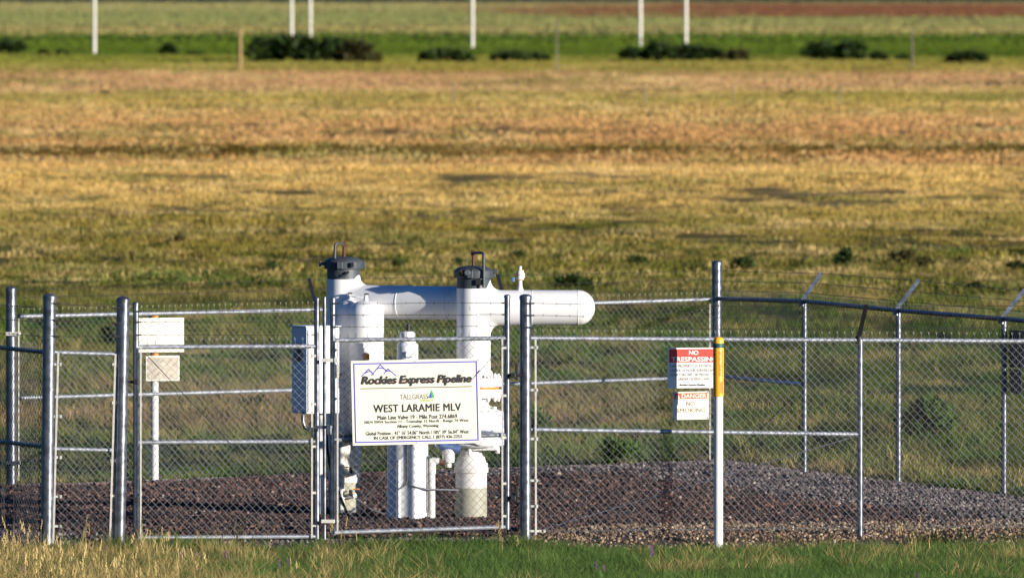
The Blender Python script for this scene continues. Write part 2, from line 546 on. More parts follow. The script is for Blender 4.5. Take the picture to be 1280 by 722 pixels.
def Db(px):  # distance of the back fence line
    return 119.3 + (px - 14) * (6.2 / 882)


A_ = W(58, 500, Df(58)); A_.z = 0
B_ = Vector((7.3, 109.9, 0))
Cc = W(896, 500, 125.5); Cc.z = 0
D_ = W(14, 500, 119.3); D_.z = 0
E_ = Vector((-8.1, 116.6, 0))
POLY = [A_, B_, Cc, D_, E_]


def ground_z(x, y):
    """the gravel pad stands a little above the verge in front of it"""
    fy = A_.y + (x - A_.x) * (B_.y - A_.y) / (B_.x - A_.x)
    t = np.clip((np.asarray(y) - (fy - 1.0)) / 1.0, 0, 1)
    t = t * t * (3 - 2 * t)
    und = 0.10 * np.sin(y * 0.11 + 0.4 * np.sin(x * 0.17)) * np.clip((np.asarray(y) - 126) / 40, 0, 1)
    und += 0.16 * np.sin(y * 0.043 + x * 0.02 + 1.3) * np.clip((np.asarray(y) - 140) / 80, 0, 1)
    return -0.13 * (1 - t) + und


# ground: one sheet from behind the camera to the horizon
ys = list(np.linspace(-200, 60, 14)) + list(np.linspace(66, 96, 6)) + list(np.arange(98, 128, 0.5)) + list(128 * 1.016 ** np.arange(1, 140)) + list(1250 * 1.12 ** np.arange(1, 34))
us = np.concatenate([[-400, -150, -50, -15, -5, -2, -0.9, -0.4, -0.2], np.linspace(-0.11, 0.11, 61), [0.2, 0.4, 0.9, 2, 5, 15, 50, 150, 400]])
gv, gf = [], []
for y in ys:
    sc = max(abs(y), 90.0)
    for u in us:
        x = u * sc if abs(u) <= 2 else math.copysign(2 * sc + (abs(u) - 2) * 90, u)
        z = float(ground_z(x, y)) if y > 60 else -0.13
        gv.append((x, y, z))
nu = len(us)
for j in range(len(ys) - 1):
    for i in range(nu - 1):
        a = j * nu + i
        gf.append((a, a + 1, a + nu + 1, a + nu))
gm_ = MB()
gm_.add(gv, gf, True)
tag(gm_.build('ground', M['ground_field']), 'dry tan and green prairie stretching to the far plain', 'ground', kind='structure')

# gravel pad: sloped edge, slightly proud of the ground
pc = sum(POLY, Vector()) / 5


def grown(d):
    out = []
    n = len(POLY)
    for i in range(n):
        p, a, b = POLY[i], POLY[i - 1], POLY[(i + 1) % n]
        e1, e2 = (p - a).normalized(), (b - p).normalized()
        m1, m2 = Vector((e1.y, -e1.x, 0)), Vector((e2.y, -e2.x, 0))
        bis = (m1 + m2)
        out.append(p + bis * (d / max(0.3, 1 + m1.dot(m2))))
    return out


def inside(pts, poly):
    x, y = pts[:, 0], pts[:, 1]
    r = np.zeros(len(x), bool)
    n = len(poly)
    for i in range(n):
        a, b = poly[i], poly[(i + 1) % n]
        c = (a.y > y) != (b.y > y)
        xi = (b.x - a.x) * (y - a.y) / ((b.y - a.y) if abs(b.y - a.y) > 1e-9 else 1e-9) + a.x
        r ^= c & (x < xi)
    return r


def seg_dist(pts, a, b):
    a, b = np.array(a[:2]), np.array(b[:2])
    d = b - a
    t = np.clip(((pts - a) @ d) / (d @ d), 0, 1)
    return np.linalg.norm(pts - (a + t[:, None] * d), axis=1)


def value_noise(x, y, cell, seed):
    """cheap smooth noise for heights and density masks"""
    r = np.random.default_rng(seed)
    T = r.uniform(size=(256, 256))
    gx, gy = x / cell, y / cell
    ix, iy = np.floor(gx).astype(int), np.floor(gy).astype(int)
    fx, fy = gx - ix, gy - iy
    fx, fy = fx * fx * (3 - 2 * fx), fy * fy * (3 - 2 * fy)
    t = lambda i, j: T[i % 256, j % 256]
    return (t(ix, iy) * (1 - fx) + t(ix + 1, iy) * fx) * (1 - fy) + (t(ix, iy + 1) * (1 - fx) + t(ix + 1, iy + 1) * fx) * fy


PAD_P = grown(0.15)


def pad_z(x, y):
    p = np.stack([np.asarray(x, float), np.asarray(y, float)], 1)
    d = np.min([seg_dist(p, PAD_P[i], PAD_P[(i + 1) % 5]) for i in range(5)], axis=0)
    i_ = inside(p, PAD_P)
    heap = 0.055 * value_noise(p[:, 0] * 0.5, p[:, 1], 1.1, 71) + 0.04 * value_noise(p[:, 0], p[:, 1], 0.5, 72) - 0.02
    return np.where(i_, 0.0 + heap * np.clip(d / 0.8, 0, 1), -0.18 * np.clip(d, 0, 1) - 0.5 * np.clip(d - 1.0, 0, 2))


gx_, gy_ = np.meshgrid(np.arange(-9.8, 9.2, 0.14), np.arange(105.2, 127.6, 0.14))
pz_ = pad_z(gx_.ravel(), gy_.ravel())
pad = MB()
w_, h_ = gx_.shape[1], gx_.shape[0]
keep_ = pz_.reshape(h_, w_) > -0.5
pad.add(np.stack([gx_.ravel(), gy_.ravel(), pz_], 1).tolist(),
        [(j * w_ + i, j * w_ + i + 1, (j + 1) * w_ + i + 1, (j + 1) * w_ + i) for j in range(h_ - 1) for i in range(w_ - 1) if keep_[j:j + 2, i:i + 2].all()], True)
tag(pad.build('gravel_pad', M['pad_earth']), 'raised gravel pad under the fenced valve yard', 'ground', kind='structure')


# ------------------------------------------------------------------ scattering of stuff
def tuft_mesh(name, n, h, spread, wd, lean, mat, segs=3, seed=0, head=False, flat=0.0):
    r = np.random.default_rng(seed)
    v, f, t = [], [], []
    for _ in range(n):
        a, q = r.uniform(0, 6.283), spread * math.sqrt(r.uniform())
        bx_, by_ = q * math.cos(a), q * math.sin(a)
        la = a + r.normal(0, 0.9)
        hh = h * r.uniform(0.45, 1.15)
        ln = lean * hh * r.uniform(0.2, 1.3)
        wa = r.uniform(0, 3.1416)
        wx, wy = math.cos(wa) * wd / 2, math.sin(wa) * wd / 2
        tint = r.uniform()
        b = len(v)
        for s_ in range(segs):
            u = s_ / segs
            cx, cy, cz = bx_ + math.cos(la) * ln * u * u, by_ + math.sin(la) * ln * u * u, hh * u * (1 - 0.18 * u * lean)
            k = (1 - u) ** 0.6
            v += [(cx - wx * k, cy - wy * k, cz), (cx + wx * k, cy + wy * k, cz)]
            t += [tint * (0.6 + 0.4 * u)] * 2
        v.append((bx_ + math.cos(la) * ln, by_ + math.sin(la) * ln, hh * (1 - 0.18 * lean)))
        t.append(tint)
        for s_ in range(segs - 1):
            f.append((b + 2 * s_, b + 2 * s_ + 1, b + 2 * s_ + 3, b + 2 * s_ + 2))
        f.append((b + 2 * segs - 2, b + 2 * segs - 1, b + 2 * segs))
        if head:
            tip = Vector(v[b + 2 * segs])
            for k in range(4):
                b2 = len(v)
                o = tip + Vector((r.normal(0, 0.006), r.normal(0, 0.006), -k * 0.022))
                v += [tuple(o + Vector((-0.006, 0, -0.02))), tuple(o + Vector((0.006, 0.003, -0.014))), tuple(o + Vector((0.001, -0.004, 0.02)))]
                t += [1.0] * 3
                f.append((b2, b2 + 1, b2 + 2))
    me = bpy.data.meshes.new(name)
    me.from_pydata(v, [], f)
    at = me.attributes.new('tint', 'FLOAT', 'POINT')
    at.data.foreach_set('value', np.array(t, np.float32))
    me.materials.append(mat)
    return bpy.data.objects.new(name, me)


def rock_mesh(name, seed, mat):
    import bmesh
    r = np.random.default_rng(seed)
    bm = bmesh.new()
    bmesh.ops.create_icosphere(bm, subdivisions=1, radius=0.5)
    for v in bm.verts:
        v.co *= r.uniform(0.72, 1.2)
        v.co.z *= 0.75
    me = bpy.data.meshes.new(name)
    bm.to_mesh(me)
    bm.free()
    me.materials.append(mat)
    return bpy.data.objects.new(name, me)


def scatter(name, template, pts, rots, scls, label, cat):
    me = bpy.data.meshes.new(name)
    me.from_pydata([tuple(p) for p in pts], [], [])
    a = me.attributes.new('rot', 'FLOAT_VECTOR', 'POINT')
    a.data.foreach_set('vector', np.asarray(rots, np.float32).ravel())
    a = me.attributes.new('scl', 'FLOAT_VECTOR', 'POINT')
    a.data.foreach_set('vector', np.asarray(scls, np.float32).ravel())
    o = link(name, me)
    ng = bpy.data.node_groups.new(name, 'GeometryNodeTree')
    ng.interface.new_socket('Geometry', in_out='INPUT', socket_type='NodeSocketGeometry')
    ng.interface.new_socket('Geometry', in_out='OUTPUT', socket_type='NodeSocketGeometry')
    N, L = ng.nodes, ng.links
    gi, gout = N.new('NodeGroupInput'), N.new('NodeGroupOutput')
    ip = N.new('GeometryNodeInstanceOnPoints')
    oi = N.new('GeometryNodeObjectInfo')
    oi.inputs['Object'].default_value = template
    oi.inputs['As Instance'].default_value = True
    ar, as_ = N.new('GeometryNodeInputNamedAttribute'), N.new('GeometryNodeInputNamedAttribute')
    ar.data_type = as_.data_type = 'FLOAT_VECTOR'
    ar.inputs['Name'].default_value, as_.inputs['Name'].default_value = 'rot', 'scl'
    er = N.new('FunctionNodeEulerToRotation')
    L.new(gi.outputs[0], ip.inputs['Points'])
    L.new(oi.outputs['Geometry'], ip.inputs['Instance'])
    L.new(ar.outputs['Attribute'], er.inputs[0])
    L.new(er.outputs[0], ip.inputs['Rotation'])
    L.new(as_.outputs['Attribute'], ip.inputs['Scale'])
    L.new(ip.outputs[0], gout.inputs[0])
    md = o.modifiers.new('scatter', 'NODES')
    md.node_group = ng
    return tag(o, label, cat, kind='stuff')


WIDE = 3.2


def trapezoid(y0, y1, dens, margin=1.25):
    """random points over the visible wedge of ground between two distances"""
    hw = 640 / F * margin
    area = hw * (y1 * y1 - y0 * y0)
    n = int(area * dens)
    y = np.sqrt(rng.uniform(y0 * y0, y1 * y1, n))
    x = rng.uniform(-1, 1, n) * y * hw
    # thinner growth carries on well past both edges of the frame
    m = int(area * dens * 0.55 * (WIDE - 1))
    y2 = np.sqrt(rng.uniform(y0 * y0, y1 * y1, m))
    x2 = rng.choice((-1.0, 1.0), m) * rng.uniform(1, WIDE, m) * y2 * hw
    return np.concatenate([x, x2]), np.concatenate([y, y2])


def zrot(n, tilt=0.08):
    return np.stack([rng.normal(0, tilt, n), rng.normal(0, tilt, n), rng.uniform(0, 6.283, n)], 1)


PAD_OUT = grown(0.35)
FRONT_GRASS = [Vector(p) for p in PAD_OUT]


def off_pad(x, y, keep=0.0):
    return ~inside(np.stack([x, y], 1), PAD_OUT)


def plant(name, tmpl, x, y, s, label, cat, sv=0.35, zs=None):
    n = len(x)
    sc = s * (1 + rng.uniform(-sv, sv, n))
    zsc = sc if zs is None else sc * zs
    z = ground_z(x, y) - 0.01
    return scatter(name, tmpl, np.stack([x, y, z], 1), zrot(n), np.stack([sc, sc, zsc], 1), label, cat)


# field behind and beside the compound
T_field = [tuft_mesh('tuft_field', 26, 0.15, 0.16, 0.010, 0.7, M['field_blade'], 2, 11), tuft_mesh('tuft_straw', 22, 0.20, 0.14, 0.009, 0.8, M['field_straw'], 2, 12)]
T_mid = [tuft_mesh('tuft_mid', 44, 0.10, 0.50, 0.030, 0.9, M['far_blade'], 2, 13), tuft_mesh('tuft_mid_straw', 40, 0.12, 0.45, 0.028, 0.9, M['far_straw'], 2, 14)]
T_far = tuft_mesh('tuft_far', 60, 0.13, 1.5, 0.09, 0.9, M['far_blade'], 2, 15)

x, y = trapezoid(106, 190, 22)
k = off_pad(x, y) & (y > ground_z(x, y) * 0 + 108)
x, y = x[k], y[k]
nn = value_noise(x, y, 0.7, 3) * 0.55 + value_noise(x, y, 3.5, 4) * 0.45
k = nn > 0.36
x, y, nn = x[k], y[k], nn[k]
pick = (value_noise(x, y, 1.6, 5) + rng.normal(0, 0.18, len(x))) > 0.73
nn = 0.35 + 1.3 * np.clip((nn - 0.3) / 0.4, 0, 1)
plant('field_grass', T_field[0], x[~pick], y[~pick], 0.75 * nn[~pick], 'green and olive bunch grass of the near field', 'grass')
plant('field_grass', T_field[1], x[pick], y[pick], 0.8 * nn[pick], 'pale straw coloured tufts of the near field', 'grass', 0.45)
x, y = trapezoid(190, 330, 7.5)
nn = value_noise(x, y, 1.3, 6) * 0.6 + value_noise(x, y, 8, 7) * 0.4
k = nn > 0.36
x, y, nn = x[k], y[k], 0.35 + 1.3 * np.clip((nn[k] - 0.3) / 0.4, 0, 1)
pick = (value_noise(x, y, 4, 8) + rng.normal(0, 0.2, len(x))) > 0.6
plant('field_grass', T_mid[0], x[~pick], y[~pick], 0.75 * nn[~pick], 'olive bunch grass of the middle field', 'grass')
plant('field_grass', T_mid[1], x[pick], y[pick], 0.8 * nn[pick], 'straw tufts of the middle field', 'grass')
x, y = trapezoid(330, 900, 1.0, 1.15)
k = value_noise(x, y, 6, 9) * 0.6 + value_noise(x, y, 25, 10) * 0.4 > 0.18
plant('field_grass', T_far, x[k], y[k], 0.8, 'thin dry grass of the far field', 'grass')

x, y = trapezoid(880, 2600, 0.05, 1.1)
plant('field_grass', T_far, x, y, 2.6, 'thin pale grass of the distant plain', 'grass', zs=0.5)

# verge in front of the fence
def front_y(x):
    return A_.y + (x - A_.x) * (B_.y - A_.y) / (B_.x - A_.x)


T_green = [tuft_mesh('tuft_green', 34, 0.17, 0.10, 0.0065, 0.75, M['green_blade'], 3, s_) for s_ in (21, 22)]
T_dry = [tuft_mesh('tuft_dry', 20, 0.26, 0.09, 0.006, 0.75, M['straw_blade'], 3, s_) for s_ in (23, 24)]
T_stalk = tuft_mesh('tuft_stalk', 5, 0.50, 0.05, 0.005, 0.6, M['straw_blade'], 4, 25, head=True)
n = 30500
x = rng.uniform(-9, 9, n)
y = rng.uniform(95, 108.6, n)
edge = front_y(x) - 0.12 - 0.35 * value_noise(x, y, 0.8, 31) - 0.75 * np.clip((x - 0.1) / 0.8, 0, 1) + 0.5 * np.clip((x - 3.4) / 1.0, 0, 1) * value_noise(x, y, 1.1, 41)
k = y < edge
x, y = x[k], y[k]
half = rng.uniform(size=len(x)) < 0.5
for tmpl, sel in ((T_green[0], half), (T_green[1], ~half)):
    plant('verge_grass', tmpl, x[sel], y[sel], 0.85, 'fresh green grass of the verge in front of the fence', 'grass', 0.4)
n = 13000
x = rng.uniform(-9, 9, n)
y = rng.uniform(95, 107.6, n)
d = value_noise(x, y, 0.7, 32) * 0.5 + value_noise(x, y, 2.0, 33) * 0.5
want = np.clip(0.34 - (x + 2.0) * 0.14, 0.05, 0.70) + 0.09 * np.clip((x - 2.8) / 1.2, 0, 1) * np.clip((front_y(x) - 0.9 - y) / 1.6, 0.04, 1)
k = (y < front_y(x) - 0.6) & (d + rng.normal(0, 0.1, n) < want + 0.08)
x, y = x[k], y[k]
half = rng.uniform(size=len(x)) < 0.5
for tmpl, sel in ((T_dry[0], half), (T_dry[1], ~half)):
    plant('dry_grass', tmpl, x[sel], y[sel], 0.85, 'straw coloured dry grass in the verge', 'grass', 0.4)
n = 2300
x = rng.uniform(-9, 9, n)
y = rng.uniform(97, 107, n)
k = rng.uniform(size=n) < np.clip(0.34 - (x + 2.6) * 0.17, 0.02, 0.85) * (0.25 + 0.75 * (value_noise(x, y, 0.9, 35) > 0.5))
k &= y < front_y(x) - 0.75
plant('dry_grass_stalk', T_stalk, x[k], y[k], 0.8, 'tall thin seed stalks of dry grass in the verge', 'grass', 0.5)

# stones of the pad
def stones(name, mat, tmpl_seed, n, size, mask, label, zoff=0.0):
    bb = grown(1.4)
    x = rng.uniform(min(p.x for p in bb), max(p.x for p in bb), n)
    y = rng.uniform(min(p.y for p in bb), max(p.y for p in bb), n)
    pts = np.stack([x, y], 1)
    k = mask(pts)
    x, y = x[k], y[k]
    m_ = len(x)
    for v_ in range(2):
        s_ = slice(v_, None, 2)
        sc = size * np.clip(rng.lognormal(0, 0.4, len(x[s_])), 0.3, 1.9)
        z = pad_z(x[s_], y[s_])
        scatter(name, rock_mesh(name, tmpl_seed + v_, M[mat]), np.stack([x[s_], y[s_], z + sc * 0.12 + zoff], 1), rng.uniform(0, 6.28, (len(sc), 3)),
                np.stack([sc * rng.uniform(0.8, 1.3, len(sc)), sc, sc * rng.uniform(0.7, 1, len(sc))], 1), label, 'gravel')


P_IN, P_MID, P_OUT = grown(0.0), grown(0.35), grown(1.0)


def grey_zone(p):
    d_back = seg_dist(p, Cc, D_)
    d_right = seg_dist(p, B_, Cc)
    d_left = seg_dist(p, A_, E_)
    wob = value_noise(p[:, 0], p[:, 1], 0.7, 51) * 0.8 + np.abs(np.random.default_rng(5).normal(0, 0.45, len(p)))
    return (d_back < 0.35 + 0.50 * np.clip(p[:, 0] + 1.0, 0, 6) + wob * 0.5) | (d_right < 1.5 + wob) | (d_left < 0.4 + wob * 0.5)


def front_zone(p):
    return p[:, 1] < front_y(p[:, 0]) + 0.12 + 0.3 * value_noise(p[:, 0], p[:, 1], 0.5, 52) + 1.6 * np.clip((p[:, 0] + 0.2) / 0.9, 0, 1)


stones('red_gravel', 'red_rock', 61, 175000, 0.027, lambda p: inside(p, P_IN) & ~grey_zone(p) & ~front_zone(p), 'dark reddish crushed rock covering the yard')
stones('grey_gravel', 'grey_rock', 63, 140000, 0.027, lambda p: inside(p, P_MID) & (grey_zone(p) | (front_zone(p) & (p[:, 0] < -0.1))), 'grey gravel along the back and right fence')
stones('tan_gravel', 'tan_rock', 65, 190000, 0.025, lambda p: inside(p, P_OUT) & (p[:, 0] > -0.4 + 0.5 * value_noise(p[:, 0], p[:, 1], 0.4, 53)) & front_zone(p), 'tan gravel strip along the front fence')


# ------------------------------------------------------------------ fence kit
CELL = 0.075


def chain_mesh(mb, a, b, z0a, z1a, z0b=None, z1b=None, spikes=True, r=0.0026, off=None):
    """woven chain-link between plan points a and b"""
    a, b = Vector((a[0], a[1], 0)), Vector((b[0], b[1], 0))
    z0b = z0a if z0b is None else z0b
    z1b = z1a if z1b is None else z1b
    d = b - a
    L = d.length
    d.normalize()
    nrm = Vector((d.y, -d.x, 0))
    if off: a = a + nrm * off
    nw = int(L / (CELL / 2))
    hc = CELL / 2
    tri = [(math.cos(t) * r, math.sin(t) * r) for t in (0.5, 2.6, 4.7)]
    for n_ in range(nw):
        u0 = n_ * hc / L
        z0 = z0a + (z0b - z0a) * u0
        z1 = z1a + (z1b - z1a) * u0
        nk = int((z1 - z0) / hc)
        vs, fs = [], []
        zz = (z1 - z0) / nk
        for k_ in range(nk + 1):
            odd = (k_ + n_) % 2
            c = a + d * ((n_ + odd) * hc) + nrm * (r * (1 if odd else -1)) + Vector((0, 0, z0 + k_ * zz))
            for (p, q) in tri: vs.append(c + d * p + nrm * q)
        for k_ in range(nk):
            for t in range(3):
                fs.append((k_ * 3 + t, k_ * 3 + (t + 1) % 3, k_ * 3 + 3 + (t + 1) % 3, k_ * 3 + 3 + t))
        mb.add(vs, fs)
        if spikes and n_ % 2 == (int((z1 - z0) / hc)) % 2:
            top = a + d * (n_ * hc) + Vector((0, 0, z1))
            mb.tube([top, top + Vector((0, 0, 0.03))], 0.0024, 4, True, False)
            for sg in (-1, 1):
                mb.tube([top + Vector((0, 0, 0.03)), top + Vector((0, 0, 0.055)) + d * (0.009 * sg)], 0.0015, 3, False, False)


def barbed(mb, pts, seed=0, sag=0.012):
    r = random.Random(seed)
    for p, q in zip(pts[:-1], pts[1:]):
        p, q = Vector(p), Vector(q)
        L = (q - p).length
        n_ = max(4, int(L / 0.13))
        d = (q - p).normalized()
        line = []
        for i in range(n_ + 1):
            u = i / n_
            c = p + (q - p) * u + Vector((0, 0, -sag * L * 4 * u * (1 - u) * 0.3 + r.uniform(-0.003, 0.003)))
            line.append(c)
            if 0 < i < n_:
                up = Vector((0, 0, 1))
                sd = d.cross(up)
                for s1, s2 in ((1, 0.6), (-1, 0.6), (0.6, -1), (-0.6, -1)):
                    mb.tube([c, c + up * 0.016 * s1 + sd * 0.014 * s2 + d * r.uniform(-0.008, 0.008)], 0.0016, 3, False, False)
        mb.tube(line, 0.0024, 4, False, False)


def bands(root, p, r, zs, w_=0.022):
    for z in zs:
        mb = MB()
        mb.lathe((p[0], p[1], z), [(r, -w_ / 2), (r + 0.004, -w_ / 2), (r + 0.004, w_ / 2), (r, w_ / 2)], 16)
        mb.build('post_band', M['galvanized'], root)


def post_part(root, p, ztop, r, z0=-0.2, cap=True, name='post', mat='galvanized'):
    m = MB()
    prof = [(r, z0), (r, ztop - (0.05 if cap else 0))]
    if cap:
        prof += [(r + 0.005, ztop - 0.05), (r + 0.005, ztop - 0.02), (r * 0.8, ztop - 0.006), (r * 0.4, ztop), (0, ztop + 0.002)]
    else:
        prof += [(0, ztop)]
    m.lathe((p[0], p[1], 0), prof, 24)
    return m.build(name, M[mat], root)


def rail_part(root, p, q, r=0.021, name='rail', mat='lit_rail_steel'):
    m = MB()
    m.tube([p, q], r, 14)
    return m.build(name, M[mat], root)


def arm_part(root, p, q, name='extension_arm', mat='galvanized'):
    m = MB()
    p, q = Vector(p), Vector(q)
    m.bar(p, q, 0.02, 0.04, (0, 1, 0))
    m.lathe((p.x, p.y, p.z - 0.03), [(0.03, -0.03), (0.036, -0.03), (0.036, 0.03), (0.02, 0.045), (0, 0.045)], 14)
    return m.build(name, M[mat], root)


def strap_part(root, p, q, wd=0.018, th=0.006, side=(1, 0, 0), name='tension_bar'):
    m = MB()
    m.bar(p, q, wd, th, side)
    return m.build(name, M['sunlit_strap'], root)


def ground_pt(px, D):
    p = W(px, 500, D)
    return Vector((p.x, p.y, 0))


def zat(py, D):
    return W(640, py, D).z


def clamps(root, p, px_dir, zs, length=0.09):
    """light tension bands that hold a mesh edge to a post"""
    for z in zs:
        m = MB()
        m.box((p[0] + px_dir * length / 2, p[1] - 0.02, z), (length, 0.012, 0.022))
        m.box((p[0] + px_dir * length * 0.95, p[1] - 0.028, z), (0.02, 0.02, 0.03))
        m.build('tension_band', M['sunlit_strap'], root)


# ---- front fence, right of the gate
p657, p1075 = ground_pt(657, Df(657)), ground_pt(1075, Df(1075))
p1493 = ground_pt(1500, Df(1493))
fr = thing('chain_link_fence', p657, 'sunlit front chain link fence right of the gate, holding the warning signs', 'fence')
zt = zat(367.5, p657.y)
post_part(fr, p657, zt, 0.055)
post_part(fr, p1075, zat(424, p1075.y), 0.031, cap=False)
post_part(fr, p1493, 1.90, 0.031, cap=False)
post_part(fr, B_, 2.3, 0.055)
zr0, zr1, zr2 = zat(422.3, Df(672)), zat(425.0, p1075.y), zat(427.5, p1493.y)
rail_part(fr, (p657.x + 0.05, p657.y, zr0), (p1075.x, p1075.y, zr1))
rail_part(fr, (p1075.x, p1075.y, zr1), (p1493.x, p1493.y, zr2))
rail_part(fr, (p1493.x, p1493.y, zr2), (B_.x, B_.y, zr2))
rail_part(fr, (p657.x + 0.05, p657.y, zat(536.5, p657.y)), (p1075.x, p1075.y, zat(542.5, p1075.y)))
m = MB()
chain_mesh(m, p657 + Vector((0.09, 0.016, 0)), p1075, 0.06, zr0 + 0.03, 0.06, zr1 + 0.03, off=0.026)
chain_mesh(m, p1075, p1493, 0.06, zr1 + 0.03, 0.06, zr2 + 0.03, off=0.026)
chain_mesh(m, p1493, B_, 0.06, zr2 + 0.03, 0.06, zr2 + 0.03, off=0.026)
m.tube([p657 + Vector((0, -0.02, 0.08)), p1075 + Vector((0, -0.02, 0.08)), B_ + Vector((0, -0.02, 0.08))], 0.004, 5)
m.build('mesh', M['wire'], fr)
strap_part(fr, W(669.5, 424, Df(669) - 0.05), W(670, 668, Df(669) - 0.05))
clamps(fr, p657, 1, [zat(v, p657.y) for v in (434, 487, 548, 600, 632)], 0.115)
clamps(fr, p657, 1, [zat(663, p657.y)], 0.19)
m = MB()
m.tube([W(1066, 546, Df(1066) - 0.01), W(676, 662, Df(676) - 0.01)], 0.005, 6)
m.build('truss_rod', M['galvanized'], fr)
bands(fr, p657, 0.055, [zat(v, p657.y) for v in (407, 434, 470, 487, 548, 601, 632)])
arm = arm_part(fr, W(1073.5, 421, p1075.y), W(1083, 381, p1075.y - 0.18), mat='dark_iron_and_shade')  # arm given near-black metal, shade put into its colour
a0, a1 = W(1073.5, 421, p1075.y), W(1083, 381, p1075.y - 0.18)
for i, (yl, t) in enumerate(((379, 0.98), (394, 0.62), (409, 0.28))):
    m = MB()
    q = a0.lerp(a1, t)
    barbed(m, [W(662, yl, p657.y - 0.05), q, Vector((p1493.x + 0.15 * t, p1493.y - 0.15 * t, 1.92 + 0.3 * t)), Vector((B_.x, B_.y, 2.25 - 0.1 * i))], i)
    m.build('barbed_wire', M['barb_wire'], fr)
    m = MB()
    m.tube([W(656, yl, p657.y - 0.058), W(668, yl, p657.y - 0.058)], 0.008, 6)
    m.build('wire_clip', M['galvanized'], fr)

# ---- gate posts and short panel on the left
p58, p152 = ground_pt(59, Df(58)), ground_pt(150.5, Df(152))
fs_ = thing('chain_link_fence', p152, 'short narrow chain link panel between the two thick left posts', 'fence')
for (p, top, lean) in ((p58, 367.5, 62), (p152, 371, 154)):
    m = MB()
    zt_ = zat(top, p.y)
    x1 = W(lean, top, p.y).x
    r = 0.060
    base = Vector((W(2 * (59 if p is p58 else 150.5) - lean + (2 if p is p58 else 1), 680, p.y).x, p.y, -0.25))
    tpt = Vector((x1, p.y, zt_ - 0.05))
    ax = (tpt - base)
    L_ = ax.length
    m.lathe(base, [(r, 0), (r, L_), (r + 0.006, L_), (r + 0.006, L_ + 0.03), (r * 0.8, L_ + 0.045), (r * 0.4, L_ + 0.055), (0, L_ + 0.057)], 28, ax)
    u = ax.normalized()
    for f_ in (0.27, 0.42, 0.58, 0.67, 0.8, 0.9):
        c = base + u * (L_ * f_)
        m.lathe(c, [(r, -0.012), (r + 0.004, -0.012), (r + 0.004, 0.012), (r, 0.012)], 20, ax)
    m.build('post', M['galvanized'], fs_)
q0, q1 = ground_pt(72, Df(72)), ground_pt(142, Df(142))
rail_part(fs_, W(62, 440, p58.y), W(146, 442.5, p152.y), 0.020)
rail_part(fs_, W(62, 560.5, p58.y), W(146, 562.5, p152.y), 0.020)
m = MB()
chain_mesh(m, ground_pt(71, Df(71)), ground_pt(143, Df(143)), 0.04, zat(440, Df(72)) + 0.03, 0.04, zat(442, Df(142)) + 0.03, off=0.026, spikes=False)
m.build('mesh', M['wire'], fs_)
strap_part(fs_, W(73, 440, Df(72) - 0.05), W(66.5, 684, Df(72) - 0.05))
strap_part(fs_, W(144.5, 442, Df(142) - 0.05), W(137.5, 680, Df(142) - 0.05))
clamps(fs_, W(61, 500, Df(60)), 1, [zat(v, Df(60)) for v in (455, 520, 571, 620, 657)], 0.12)
clamps(fs_, W(150, 500, Df(150)), -1, [zat(v, Df(150)) for v in (455, 503, 575, 619)], 0.085)
for i, (ya, yb) in enumerate(((379, 385), (400, 404), (420, 420.5))):
    m = MB()
    barbed(m, [W(66, ya, p58.y - 0.03), W(149, yb, p152.y - 0.03)], 20 + i, 0.006)
    m.tube([W(63, ya, p58.y - 0.05), W(75, ya + 0.3, p58.y - 0.05)], 0.008, 6)
    m.tube([W(141, yb, p152.y - 0.05), W(152, yb, p152.y - 0.05)], 0.008, 6)
    m.build('barbed_wire', M['barb_wire'], fs_)

# ---- left side fence, seen at a slant
ls = thing('chain_link_fence', (A_ + E_) / 2, 'shaded left side chain link fence with dark rails, seen at a slant', 'fence')
dl = (E_ - A_)
zla, zlm = zat(440, p58.y), zat(558, p58.y)
st, en = A_ + dl * 0.004, E_
rail_part(ls, (st.x, st.y, zla), (en.x, en.y, 1.84), mat='galvanized')  # darker steel puts this side's shade into both rails
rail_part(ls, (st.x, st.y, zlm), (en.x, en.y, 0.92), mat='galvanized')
m = MB()
chain_mesh(m, en, st, 0.05, 1.86, 0.04, zla + 0.03, off=0.026)
m.build('mesh', M['wire'], ls)
for t in (0.34, 0.67):
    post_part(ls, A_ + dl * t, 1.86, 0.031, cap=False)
post_part(ls, E_, 2.2, 0.05)
for i, yv in enumerate((385, 403, 421)):
    m = MB()
    barbed(m, [Vector((st.x, st.y, zat(yv, p58.y))), Vector((en.x, en.y, 2.2 - 0.12 * i))], 40 + i, 0.002)
    m.build('barbed_wire', M['barb_wire'], ls)

# ---- back fence
bk = thing('chain_link_fence', D_, 'back chain link fence behind the white pipes, with bright lit rails', 'fence')
post_part(bk, D_, zat(358, D_.y), 0.055)
post_part(bk, Cc, zat(325.5, Cc.y), 0.055)
bpx = [(396, 387.5), (632, 382.5)]
for px, py in bpx:
    pp = ground_pt(px, Db(px))
    post_part(bk, pp, zat(py, pp.y), 0.03, cap=False)
    arm_part(bk, W(px, py - 1, pp.y), W(px - 10, py - 39.5, pp.y + 0.15), mat='dark_iron_and_shade')  # near-black colour stands in for arms in shadow
pts = [(25, 395.3), (396, 387.2), (632, 382.3), (888, 374)]
for (xa, ya), (xb, yb) in zip(pts[:-1], pts[1:]):
    rail_part(bk, W(xa, ya, Db(xa)), W(xb, yb, Db(xb)))
pts2 = [(25, 497), (396, 486.5), (645, 479.5), (888, 471)]
for (xa, ya), (xb, yb) in zip(pts2[:-1], pts2[1:]):
    rail_part(bk, W(xa, ya, Db(xa)), W(xb, yb, Db(xb)))
m = MB()
m.lathe(W(25, 395.3, Db(25)), [(0.0, -0.012), (0.03, -0.012), (0.03, 0.03), (0.021, 0.03)], 14, W(396, 387, Db(396)) - W(25, 395.3, Db(25)))
m.build('rail_end', M['galvanized'], bk)
m = MB()
